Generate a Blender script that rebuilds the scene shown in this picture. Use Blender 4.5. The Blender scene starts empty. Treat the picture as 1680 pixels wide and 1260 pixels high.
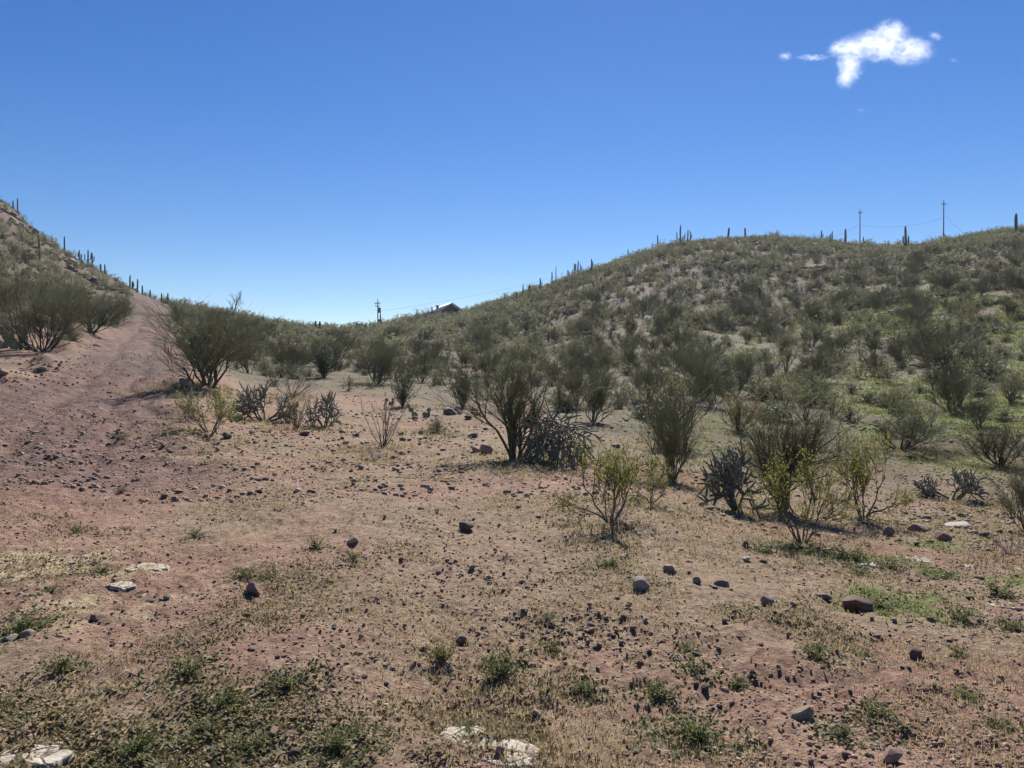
import bpy, bmesh, math, random
import numpy as np
from mathutils import Vector, Matrix

R = math.radians
scene = bpy.context.scene
COL = scene.collection

# ------------------------------------------------------------------ camera
F = 1260.0            # focal length in photograph pixels (1680 wide)
CX, HY = 840.0, 620.0  # horizon row
EYE = 1.6
cam_d = bpy.data.cameras.new('camera')
cam = bpy.data.objects.new('camera', cam_d)
COL.objects.link(cam)
cam_d.sensor_width = 36.0
cam_d.lens = 36.0 * F / 1680.0
cam_d.clip_start = 0.1
cam_d.clip_end = 9000.0
cam.location = (0, 0, EYE)
cam.rotation_euler = (math.pi / 2 - math.atan((630 - HY) / F), 0, 0)
scene.camera = cam

# ------------------------------------------------------------------ sky, sun, exposure
SUN_EL, SUN_AZ = R(42.0), R(10.0)
world = bpy.data.worlds.new('World')
scene.world = world
world.use_nodes = True
wn = world.node_tree
bg = wn.nodes['Background']
sky = wn.nodes.new('ShaderNodeTexSky')
sky.sky_type = 'NISHITA'
sky.sun_disc = False
sky.sun_elevation = SUN_EL
sky.sun_rotation = SUN_AZ
sky.altitude = 700.0
sky.air_density = 1.0
sky.dust_density = 0.05
sky.ozone_density = 2.5
hs = wn.nodes.new('ShaderNodeHueSaturation')
hs.inputs['Saturation'].default_value = 1.36
hs.inputs['Hue'].default_value = 0.512
wn.links.new(sky.outputs[0], hs.inputs['Color'])
wn.links.new(hs.outputs[0], bg.inputs[0])
bg.inputs[1].default_value = 0.057
sl = bpy.data.lights.new('sun', 'SUN')
sun = bpy.data.objects.new('sun', sl)
COL.objects.link(sun)
sl.energy = 4.6
sl.angle = R(0.53)
sl.color = (1.0, 0.95, 0.86)
sdir = Vector((math.sin(SUN_AZ) * math.cos(SUN_EL), math.cos(SUN_AZ) * math.cos(SUN_EL), math.sin(SUN_EL)))
sun.rotation_euler = sdir.to_track_quat('Z', 'Y').to_euler()
sun.location = (20, 0, 80)
scene.view_settings.view_transform = 'Standard'
scene.view_settings.look = 'None'
scene.view_settings.exposure = 0.85
scene.view_settings.gamma = 1.0
scene.view_settings.use_curve_mapping = False
scene.render.engine = 'CYCLES'
scene.cycles.max_bounces = 8
scene.cycles.transparent_max_bounces = 8
scene.cycles.volume_bounces = 6
scene.cycles.volume_step_rate = 0.08
scene.cycles.use_denoising = True
scene.cycles.denoiser = 'OPENIMAGEDENOISE'
scene.cycles.denoising_input_passes = 'RGB_ALBEDO_NORMAL'

# ------------------------------------------------------------------ helpers
def tag(o, label=None, cat=None, group=None, kind=None):
    if label: o['label'] = label
    if cat: o['category'] = cat
    if group: o['group'] = group
    if kind or cat: o['kind'] = kind or 'thing'
    return o

def mesh(name, V, Fc, mats, M=None, rnd=None, smooth=False):
    me = bpy.data.meshes.new(name)
    V = np.ascontiguousarray(V, np.float32); Fc = np.ascontiguousarray(Fc, np.int32)
    me.vertices.add(len(V)); me.vertices.foreach_set('co', V.ravel())
    m, k = Fc.shape
    me.loops.add(m * k); me.loops.foreach_set('vertex_index', Fc.ravel())
    me.polygons.add(m); me.polygons.foreach_set('loop_start', np.arange(0, m * k, k, dtype=np.int32))
    for mt in mats: me.materials.append(mt)
    if M is not None: me.polygons.foreach_set('material_index', np.ascontiguousarray(M, np.int32))
    if smooth: me.polygons.foreach_set('use_smooth', np.ones(m, bool))
    me.update(calc_edges=True)
    if rnd is not None:
        a = me.attributes.new('rnd', 'FLOAT', 'POINT')
        a.data.foreach_set('value', np.ascontiguousarray(rnd, np.float32))
    return me

def obj(name, me, parent=None, loc=None, rotz=None, scale=None):
    o = bpy.data.objects.new(name, me); COL.objects.link(o)
    if parent: o.parent = parent
    if loc is not None: o.location = loc
    if rotz is not None: o.rotation_euler = (0, 0, rotz)
    if scale is not None: o.scale = scale if hasattr(scale, '__len__') else (scale,) * 3
    return o

class MB:
    """collects triangles"""
    def __init__(s): s.V, s.F, s.M, s.Rn, s.n = [], [], [], [], 0
    def add(s, V, Fc, m=0, rnd=None):
        V = np.asarray(V, float).reshape(-1, 3); Fc = np.asarray(Fc, int)
        if not len(Fc): return s
        s.V.append(V); s.F.append(Fc + s.n); s.M.append(np.full(len(Fc), m))
        s.Rn.append(np.zeros(len(V)) if rnd is None else np.broadcast_to(rnd, (len(V),)))
        s.n += len(V); return s
    def arrays(s): return np.concatenate(s.V), np.concatenate(s.F), np.concatenate(s.M), np.concatenate(s.Rn)
    def join(s, o, m=None):
        V, Fc, M, Rn = o.arrays()
        s.V.append(V); s.F.append(Fc + s.n); s.M.append(M if m is None else np.full(len(Fc), m)); s.Rn.append(Rn); s.n += len(V); return s
    def build(s, name, mats, smooth=False):
        V, Fc, M, Rn = s.arrays()
        return mesh(name, V, Fc, mats, M, Rn, smooth)

def nrm(v): return v / np.maximum(np.linalg.norm(v, axis=-1, keepdims=True), 1e-9)

def tubes(P, Rd, S=4):
    """P (N,K,3), Rd (N,K) -> verts, tris"""
    N, K, _ = P.shape
    T = np.empty_like(P)
    T[:, 1:-1] = P[:, 2:] - P[:, :-2]; T[:, 0] = P[:, 1] - P[:, 0]; T[:, -1] = P[:, -1] - P[:, -2]
    T = nrm(T)
    ref = np.zeros((N, 1, 3)); mean = nrm(P[:, -1] - P[:, 0])
    up = np.abs(mean[:, 2]) > 0.8
    ref[up, 0, 0] = 1; ref[~up, 0, 2] = 1
    A = nrm(np.cross(T, np.broadcast_to(ref, T.shape))); B = np.cross(T, A)
    th = np.arange(S) * 2 * math.pi / S
    V = P[:, :, None, :] + Rd[:, :, None, None] * (A[:, :, None, :] * np.cos(th)[None, None, :, None] + B[:, :, None, :] * np.sin(th)[None, None, :, None])
    idx = np.arange(N * K * S).reshape(N, K, S)
    a = idx[:, :-1]; b = np.roll(idx, -1, 2)[:, :-1]; c = np.roll(idx, -1, 2)[:, 1:]; d = idx[:, 1:]
    Fc = np.concatenate([np.stack([a, b, c], -1).reshape(-1, 3), np.stack([a, c, d], -1).reshape(-1, 3)])
    return V.reshape(-1, 3), Fc

def caps(P, Rd, S, V):  # closes tube tops with one fan vertex
    N, K, _ = P.shape
    idx = np.arange(N * K * S).reshape(N, K, S)[:, -1]
    top = len(V) + np.arange(N)
    V2 = np.concatenate([V, P[:, -1] + nrm(P[:, -1] - P[:, -2]) * Rd[:, -1:] * 0.7])
    Fc = np.stack([idx, np.roll(idx, -1, 1), np.broadcast_to(top[:, None], idx.shape)], -1).reshape(-1, 3)
    return V2, Fc

def grow(rng, S, D, L, K, wig, trop):
    N = len(S); P = np.empty((N, K, 3)); P[:, 0] = S; D = nrm(D)
    L = np.broadcast_to(L, (N,)); st = (L / (K - 1))[:, None]
    up = np.array([0, 0, 1.0])
    for k in range(1, K):
        D = nrm(D + rng.normal(0, wig, (N, 3)) + trop * up)
        P[:, k] = P[:, k - 1] + D * st
    return P

def at_t(P, t, rows):
    K = P.shape[1]; x = t * (K - 1); i = np.minimum(x.astype(int), K - 2); f = (x - i)[:, None]
    a = P[rows, i]; b = P[rows, i + 1]
    return a * (1 - f) + b * f, nrm(b - a)

def spawn(rng, P, n, t0, t1, ang, up=0.0):
    N = len(P); rows = np.repeat(np.arange(N), n)
    t = rng.uniform(t0, t1, N * n)
    S, D = at_t(P, t, rows)
    q = nrm(rng.normal(0, 1, D.shape)); q = nrm(q - D * (q * D).sum(1, keepdims=True))
    a = np.radians(rng.normal(ang, ang * 0.3, N * n))[:, None]
    C = nrm(D * np.cos(a) + q * np.sin(a) + np.array([0, 0, up]))
    return S, C, t

def leaves(rng, C, L, W, droop=0.0):
    N = len(C)
    a = nrm(rng.normal(0, 1, (N, 3)) + np.array([0, 0, droop])); b = nrm(np.cross(a, rng.normal(0, 1, (N, 3))))
    L = (np.broadcast_to(L, (N,)) * rng.uniform(.6, 1.3, N))[:, None]; W = (np.broadcast_to(W, (N,)) * rng.uniform(.7, 1.2, N))[:, None]
    V = np.stack([C - a * L * .5, C + b * W * .5, C + a * L * .5, C - b * W * .5], 1).reshape(-1, 3)
    i = np.arange(N)[:, None] * 4
    return V, np.concatenate([i + np.array([[0, 1, 2]]), i + np.array([[0, 2, 3]])])

def hash2(ix, iy, seed):
    h = (ix.astype(np.int64) * 374761393 + iy.astype(np.int64) * 668265263 + seed * 1442695041) & 0xffffffff
    h = ((h ^ (h >> 13)) * 1274126177) & 0xffffffff
    h = h ^ (h >> 16)
    return (h & 0xffff) / 65535.0

def vn(x, y, seed=0):
    ix = np.floor(x); iy = np.floor(y); fx = x - ix; fy = y - iy
    ix = ix.astype(np.int64); iy = iy.astype(np.int64)
    u = fx * fx * fx * (fx * (fx * 6 - 15) + 10); v = fy * fy * fy * (fy * (fy * 6 - 15) + 10)
    a = hash2(ix, iy, seed); b = hash2(ix + 1, iy, seed); c = hash2(ix, iy + 1, seed); d = hash2(ix + 1, iy + 1, seed)
    return (a * (1 - u) + b * u) * (1 - v) + (c * (1 - u) + d * u) * v - 0.5

def fbm(x, y, seed=0, o=4):
    s = 0; a = 1.0; f = 1.0
    for k in range(o):
        s = s + a * vn(x * f + 17.3 * k, y * f - 9.1 * k, seed + k); a *= .5; f *= 2.03
    return s

def sstep(a, b, x):
    t = np.clip((x - a) / (b - a), 0, 1); return t * t * (3 - 2 * t)

def pchip(xk, yk, x):
    xk = np.asarray(xk, float); yk = np.asarray(yk, float)
    h = np.diff(xk); d = np.diff(yk) / h
    m = np.zeros_like(yk); m[0] = d[0]; m[-1] = d[-1]
    for i in range(1, len(yk) - 1):
        if d[i - 1] * d[i] > 0:
            w1 = 2 * h[i] + h[i - 1]; w2 = h[i] + 2 * h[i - 1]
            m[i] = (w1 + w2) / (w1 / d[i - 1] + w2 / d[i])
    i = np.clip(np.searchsorted(xk, x) - 1, 0, len(xk) - 2)
    t = np.clip((x - xk[i]) / h[i], 0, 1); t2 = t * t; t3 = t2 * t
    return (2*t3-3*t2+1)*yk[i] + (t3-2*t2+t)*h[i]*m[i] + (-2*t3+3*t2)*yk[i+1] + (t3-t2)*h[i]*m[i+1]

# ------------------------------------------------------------------ materials
def newmat(name):
    m = bpy.data.materials.new(name); m.use_nodes = True
    nt = m.node_tree; nt.nodes.clear()
    out = nt.nodes.new('ShaderNodeOutputMaterial')
    return m, nt, out

def N(nt, t, **kw):
    n = nt.nodes.new(t)
    for k, v in kw.items():
        if k.startswith('i_'): n.inputs[int(k[2:])].default_value = v
        else: setattr(n, k, v)
    return n

def ramp(nt, fac, stops):
    r = nt.nodes.new('ShaderNodeValToRGB'); e = r.color_ramp.elements
    while len(e) < len(stops): e.new(0.5)
    for el, (p, c) in zip(e, stops): el.position = p; el.color = (*c, 1)
    nt.links.new(fac, r.inputs[0]); return r.outputs[0]

def mixc(nt, fac, a, b, mode='MIX'):
    n = nt.nodes.new('ShaderNodeMix'); n.data_type = 'RGBA'; n.blend_type = mode
    for s, v in ((n.inputs[0], fac), (n.inputs[6], a), (n.inputs[7], b)):
        if hasattr(v, 'is_output'): nt.links.new(v, s)
        else: s.default_value = v if not isinstance(v, tuple) else (*v, 1)
    return n.outputs[2]

def math_(nt, op, a, b=None, clamp=False):
    n = nt.nodes.new('ShaderNodeMath'); n.operation = op; n.use_clamp = clamp
    for s, v in ((n.inputs[0], a), (n.inputs[1], b)):
        if v is None: continue
        if hasattr(v, 'is_output'): nt.links.new(v, s)
        else: s.default_value = v
    return n.outputs[0]

def noise(nt, vec, scale, detail=4, rough=.55, dist=0.0):
    n = nt.nodes.new('ShaderNodeTexNoise'); n.inputs['Scale'].default_value = scale
    n.inputs['Detail'].default_value = detail; n.inputs['Roughness'].default_value = rough
    n.inputs['Distortion'].default_value = dist
    if vec is not None: nt.links.new(vec, n.inputs['Vector'])
    return n.outputs[0]

def foliage_mat(name, c0, c1, trans=0.4, rough=0.6):
    """leaves / green twigs: colour varies per plant and per leaf, light passes through"""
    m, nt, out = newmat(name)
    oi = N(nt, 'ShaderNodeObjectInfo'); at = N(nt, 'ShaderNodeAttribute', attribute_name='rnd')
    f = math_(nt, 'FRACT', math_(nt, 'ADD', oi.outputs['Random'], at.outputs['Fac']))
    tc = N(nt, 'ShaderNodeTexCoord')
    n = noise(nt, tc.outputs['Object'], 9.0, 2)
    f2 = math_(nt, 'ADD', math_(nt, 'MULTIPLY', f, .6), math_(nt, 'MULTIPLY', math_(nt, 'SUBTRACT', n, .3), .9), True)
    col = ramp(nt, f2, [(0, c0), (1, c1)])
    d = N(nt, 'ShaderNodeBsdfPrincipled'); nt.links.new(col, d.inputs['Base Color'])
    d.inputs['Roughness'].default_value = rough; d.inputs['Specular IOR Level'].default_value = .35
    t = N(nt, 'ShaderNodeBsdfTranslucent'); nt.links.new(col, t.inputs[0])
    mx = N(nt, 'ShaderNodeMixShader'); mx.inputs[0].default_value = trans
    nt.links.new(d.outputs[0], mx.inputs[1]); nt.links.new(t.outputs[0], mx.inputs[2]); nt.links.new(mx.outputs[0], out.inputs[0])
    return m

def solid_mat(name, c0, c1, scale=6.0, rough=.85, spec=.25, bump=0.0, bscale=20.0, rnd=False, metal=0.0):
    m, nt, out = newmat(name)
    tc = N(nt, 'ShaderNodeTexCoord')
    n = noise(nt, tc.outputs['Object'], scale, 5, .6)
    f = n
    if rnd:
        oi = N(nt, 'ShaderNodeObjectInfo'); at = N(nt, 'ShaderNodeAttribute', attribute_name='rnd')
        fr = math_(nt, 'FRACT', math_(nt, 'ADD', oi.outputs['Random'], at.outputs['Fac']))
        f = math_(nt, 'ADD', math_(nt, 'MULTIPLY', n, .7), math_(nt, 'SUBTRACT', math_(nt, 'MULTIPLY', fr, .7), .2), True)
    col = ramp(nt, f, [(.25, c0), (.75, c1)])
    d = N(nt, 'ShaderNodeBsdfPrincipled'); nt.links.new(col, d.inputs['Base Color'])
    d.inputs['Roughness'].default_value = rough; d.inputs['Specular IOR Level'].default_value = spec; d.inputs['Metallic'].default_value = metal
    if bump:
        b = N(nt, 'ShaderNodeBump'); b.inputs['Strength'].default_value = bump; b.inputs['Distance'].default_value = .02
        nt.links.new(noise(nt, tc.outputs['Object'], bscale, 6, .65), b.inputs['Height']); nt.links.new(b.outputs[0], d.inputs['Normal'])
    nt.links.new(d.outputs[0], out.inputs[0]); return m

M = {}
M['creosote'] = foliage_mat('creosote_leaf', (.115, .125, .058), (.205, .205, .105), .55)
M['palo'] = foliage_mat('palo_verde_twig', (.19, .195, .115), (.29, .285, .175), .55)
M['mesquite'] = foliage_mat('bright_leaf', (.15, .165, .045), (.28, .265, .075), .55)
M['bursage'] = foliage_mat('bursage_leaf', (.095, .092, .060), (.165, .155, .105), .45)
M['brittle'] = foliage_mat('brittlebush_leaf', (.105, .120, .065), (.19, .20, .10), .5)
M['tan_bush'] = foliage_mat('dry_bush_leaf', (.16, .12, .03), (.25, .19, .08), .4)
M['dark_leaf'] = foliage_mat('dark_leaf', (.045, .060, .034), (.085, .100, .050), .4)
M['weed'] = foliage_mat('weed_leaf', (.085, .11, .038), (.21, .205, .085), .55)
M['weed_olive'] = foliage_mat('olive_weed_leaf', (.13, .135, .045), (.30, .24, .12), .6)
M['weed_dry'] = foliage_mat('dry_stalk', (.26, .18, .095), (.56, .45, .26), .45)
M['grass'] = foliage_mat('green_grass', (.10, .14, .03), (.21, .23, .055), .5)
M['bark'] = solid_mat('grey_bark', (.045, .038, .030), (.12, .105, .085), 14, .8, .3, rnd=True)
M['green_bark'] = solid_mat('green_bark', (.06, .065, .035), (.15, .15, .085), 9, .6, .4, rnd=True)
M['dead_wood'] = solid_mat('dead_wood', (.13, .115, .10), (.30, .27, .24), 14, .8, .3, rnd=True)
M['cholla'] = solid_mat('cholla_skin', (.085, .09, .065), (.19, .18, .135), 20, .6, .4)
M['spine'] = foliage_mat('cactus_spine', (.38, .34, .26), (.62, .58, .48), .45, .4)
M['saguaro'] = solid_mat('saguaro_skin', (.045, .060, .035), (.10, .115, .062), 5, .6, .4, rnd=True)
M['pear'] = solid_mat('prickly_pear_skin', (.10, .13, .075), (.20, .23, .14), 8, .5, .5, rnd=True)
M['rock_red'] = solid_mat('red_stone', (.15, .095, .078), (.38, .255, .205), 9, .85, .3, .7, 30, True)
M['rock_dark'] = solid_mat('dark_stone', (.12, .086, .070), (.29, .215, .175), 9, .8, .35, .7, 30, True)
M['clod'] = solid_mat('soil_clod', (.18, .112, .085), (.41, .295, .225), 9, .95, .15, 0, 30, True)
M['rock_tan'] = solid_mat('tan_stone', (.17, .125, .085), (.36, .28, .20), 9, .85, .3, .7, 30, True)
M['rock_grey'] = solid_mat('grey_stone', (.16, .14, .125), (.40, .36, .32), 9, .85, .3, .7, 30, True)
M['caliche'] = solid_mat('caliche', (.30, .25, .18), (.66, .59, .47), 16, .95, .1, 1.0, 30)
def slab_mat():
    m, nt, out = newmat('dusty_caliche'); tc = N(nt, 'ShaderNodeTexCoord'); P = tc.outputs['Object']
    c = ramp(nt, noise(nt, P, 14, 6, .65), [(.3, (.30, .25, .185)), (.5, (.48, .425, .34)), (.7, (.60, .55, .46))])
    c = mixc(nt, ramp(nt, noise(nt, P, 7, 6, .7, .5), [(.60, (0, 0, 0)), (.68, (1, 1, 1))]), c, (.33, .215, .155))
    cr = N(nt, 'ShaderNodeTexVoronoi', feature='DISTANCE_TO_EDGE'); cr.inputs['Scale'].default_value = 9; nt.links.new(P, cr.inputs['Vector'])
    c = mixc(nt, ramp(nt, cr.outputs['Distance'], [(.0, (1, 1, 1)), (.05, (0, 0, 0))]), c, (.17, .12, .09))
    d = N(nt, 'ShaderNodeBsdfPrincipled'); nt.links.new(c, d.inputs['Base Color']); d.inputs['Roughness'].default_value = .95; d.inputs['Specular IOR Level'].default_value = .1
    b = N(nt, 'ShaderNodeBump'); b.inputs['Strength'].default_value = 1.0; b.inputs['Distance'].default_value = .03
    nt.links.new(math_(nt, 'ADD', noise(nt, P, 20, 6, .7), math_(nt, 'MINIMUM', math_(nt, 'MULTIPLY', cr.outputs['Distance'], 5.0), .4)), b.inputs['Height']); nt.links.new(b.outputs[0], d.inputs['Normal'])
    nt.links.new(d.outputs[0], out.inputs[0]); return m
M['slab'] = slab_mat()
M['pole_wood'] = solid_mat('pole_wood', (.06, .05, .042), (.12, .10, .085), 4, .8)
M['metal'] = solid_mat('grey_metal', (.16, .165, .17), (.24, .24, .25), 4, .5, .5)
M['wire'] = solid_mat('wire', (.05, .05, .055), (.07, .07, .075), 4, .9, .03)
M['stucco'] = solid_mat('brown_stucco', (.10, .07, .055), (.14, .10, .08), 2, .9)
M['roof_white'] = solid_mat('white_roof', (.72, .72, .70), (.82, .82, .80), 2, .5)
M['fascia'] = solid_mat('dark_fascia', (.06, .045, .04), (.09, .07, .06), 2, .8)
M['window'] = solid_mat('window_glass', (.05, .06, .07), (.08, .09, .10), 2, .1, .6)

# ------------------------------------------------------------------ the lie of the land
RK = [3, 5, 9, 14, 20, 27, 35, 45, 60, 80, 110]
CTRL = {  # azimuth column (photo px on the horizon) -> heights at RK
    -600: [0, .05, .1, .2, .7, 1.6, 3.0, 4.5, 7.5, 13, 25],
    0: [0, 0, 0, .05, .5, 1.4, 2.3, 3.6, 6.4, 11, 19.5],
    200: [0, 0, -.03, .04, .49, 1.05, 2.2, 3.3, 4.8, 7.0, 11.2],
    345: [0, 0, -.05, 0, .3, 1.05, 1.8, 2.6, 3.8, 5.8, 9.5],
    430: [0, 0, -.05, -.05, .15, .6, 1.1, 1.7, 2.7, 4.3, 7.3],
    640: [0, 0, -.05, -.05, .05, .3, .75, 1.3, 2.3, 3.8, 6.2],
    840: [0, 0, -.05, -.05, 0, .25, .5, .95, 2.0, 3.7, 6.6],
    1050: [0, -.02, -.15, -.25, -.2, .1, .6, 1.4, 3.0, 6.0, 11.5],
    1250: [0, -.05, -.4, -.6, -.5, -.2, .4, 1.3, 3.0, 6.2, 12],
    1450: [0, -.1, -.5, -.75, -.65, -.3, .4, 1.6, 4.0, 8.0, 15],
    1680: [0, -.15, -.6, -.85, -.7, -.1, 1.0, 2.8, 6.0, 10.5, 18],
    2300: [0, -.2, -.7, -.9, -.5, .3, 1.8, 4.0, 8.0, 14, 24],
}
SKYLINE = [(-600, 150), (-200, 235), (0, 328), (30, 349), (60, 384), (100, 409), (140, 433), (170, 449), (215, 470), (240, 484), (270, 494), (320, 507),
           (370, 519), (430, 531), (500, 539), (560, 542), (610, 540), (640, 536), (700, 524), (740, 520), (780, 509), (820, 496), (860, 484), (900, 471),
           (950, 453), (1000, 436), (1050, 417), (1100, 402), (1150, 395), (1200, 391), (1250, 390), (1300, 393), (1350, 397), (1400, 406), (1450, 409),
           (1500, 407), (1550, 401), (1600, 391), (1640, 384), (1680, 378), (1900, 350), (2300, 340)]
RIDGE_D = [(-600, 200), (0, 185), (100, 175), (200, 150), (240, 140), (320, 170), (430, 210), (540, 240), (640, 250), (740, 250), (840, 235), (1050, 230),
           (1250, 225), (1450, 225), (1680, 235), (2300, 240)]
GPX = np.arange(-800, 2601, 20.0)
GLR = np.linspace(math.log(1.0), math.log(4000.0), 420)
def _table():
    ck = sorted(CTRL); Z = np.array([CTRL[c] for c in ck])
    zc = np.stack([pchip(ck, Z[:, j], np.clip(GPX, -600, 2300)) for j in range(len(RK))], 1)
    sk = np.interp(GPX, *zip(*SKYLINE)); dd = np.interp(GPX, *zip(*RIDGE_D))
    T = np.empty((len(GPX), len(GLR)))
    for i in range(len(GPX)):
        zr = EYE + (HY - sk[i]) / F * dd[i]; D = dd[i]
        rk = [1.0] + RK + [D, D * 1.12, D * 1.5, D * 2.4, 1200, 4000]
        zk = [0.0] + list(zc[i]) + [zr, zr - 1.5, zr * .55, zr * .15, -4, -12]
        t = pchip(np.log(rk), zk, GLR); rg = np.exp(GLR)
        for _ in range(3):   # the crest must stand exactly as high as the skyline
            near = (rg > 30) & (rg < D * 1.6); top = ((t - EYE) / rg)[near].max(); want = (HY - sk[i]) / F
            k = 1 + (want / max(top, .01) - 1) * sstep(70, D * .8, rg)
            t = np.where(rg < D * 2.5, EYE + (t - EYE) * k, t)
        T[i] = t
    return T
ZT = _table()

def px_of(x, y):
    r = np.hypot(x, y); az = np.arctan2(x, y)
    return CX + F * np.tan(np.clip(az, -R(62), R(62))), r * np.maximum(np.cos(az), .64), az

def height(x, y, micro=True):
    x = np.asarray(x, float); y = np.asarray(y, float)
    px, r, az = px_of(x, y)
    u = np.clip((px - GPX[0]) / 20.0, 0, len(GPX) - 1.001); v = np.clip((np.log(np.maximum(r, 1.0)) - GLR[0]) / (GLR[1] - GLR[0]), 0, len(GLR) - 1.001)
    i = u.astype(int); j = v.astype(int); fu = u - i; fv = v - j
    z = (ZT[i, j] * (1 - fu) + ZT[i + 1, j] * fu) * (1 - fv) + (ZT[i, j + 1] * (1 - fu) + ZT[i + 1, j + 1] * fu) * fv
    z = z * (1 - sstep(R(62), R(110), np.abs(az)))
    # hummocks on the hills, rills and clods near by
    hill = sstep(25, 90, r) * (1 - .75 * sstep(300, 600, r))
    z = z + hill * (.9 * fbm(x / 14, y / 14, 5, 3) + .7 * np.abs(fbm(x / 5, y / 5, 9, 2)) - .25)
    if TR is not None:
        td, sd = track_d(x, y, True); on = sstep(9, 16, r) * (1 - sstep(95, 130, r))
        w = fbm(x / 2.5, y / 2.5, 55, 3)
        rut = np.exp(-((np.abs(td + w * .5) - .85) / .28) ** 2)
        bank = np.exp(-((sd + 3.0 + w * 1.2) / .9) ** 2) * (.5 + w) * sstep(20, 30, r)      # rubble bank on the uphill side
        edge = np.exp(-((sd - 2.7 + w * 1.2) / .6) ** 2) * .14
        rough = .16 * np.abs(fbm(x / .6, y / .6, 57, 3)) * (1 - sstep(3, 4.5, td))
        z = z + on * (-.10 * rut + .55 * np.clip(bank, 0, 1) + edge + rough)
    if micro:
        nr = 1 - sstep(18, 45, r)
        z = z + nr * (.12 * fbm(x / 2.2, y / 2.2, 21, 3) + .055 * fbm(x / .45, y / .45, 31, 3))
        z = z + (1 - sstep(8, 18, r)) * (.030 * np.abs(fbm(x / .16, y / .16, 43, 2)) + .020 * fbm(x / .06, y / .06, 41, 2)) * (.5 + 1.2 * np.clip(.5 + fbm(x / 1.5, y / 1.5, 47, 2), 0, 1))
    return z

TR = None
def ground_at(px, py):
    """world point where the sight line through photo pixel (px,py) meets the land"""
    rr = np.exp(np.linspace(math.log(2.0), math.log(420.0), 900))
    dx = (px - CX) / F
    c = 1 / math.sqrt(1 + dx * dx)
    y = rr * c; x = y * dx
    zr = EYE - (py - HY) / F * y
    h = height(x, y)
    below = np.nonzero(zr <= h)[0]
    k = below[0] if len(below) else int(np.argmin(zr - h))
    return Vector((x[k], y[k], float(h[k])))

def on_ground(x, y): return Vector((x, y, float(height(np.array([x]), np.array([y]))[0])))

TRACK = [(-60, 900), (60, 780), (110, 700), (150, 655), (205, 603), (237, 550), (252, 515), (251, 494)]
TR = np.array([ground_at(a, b)[:2] for a, b in TRACK])
def track_d(x, y, signed=False):
    d = np.full(np.shape(x), 1e9); sd = np.zeros(np.shape(x))
    for a, b in zip(TR[:-1], TR[1:]):
        ab = b - a; L2 = (ab ** 2).sum()
        t = np.clip(((x - a[0]) * ab[0] + (y - a[1]) * ab[1]) / L2, 0, 1)
        e = np.hypot(x - a[0] - t * ab[0], y - a[1] - t * ab[1]); k = e < d
        d = np.where(k, e, d); sd = np.where(k, np.sign((x - a[0]) * ab[1] - (y - a[1]) * ab[0]) * e, sd)
    return (d, sd) if signed else d

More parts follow.
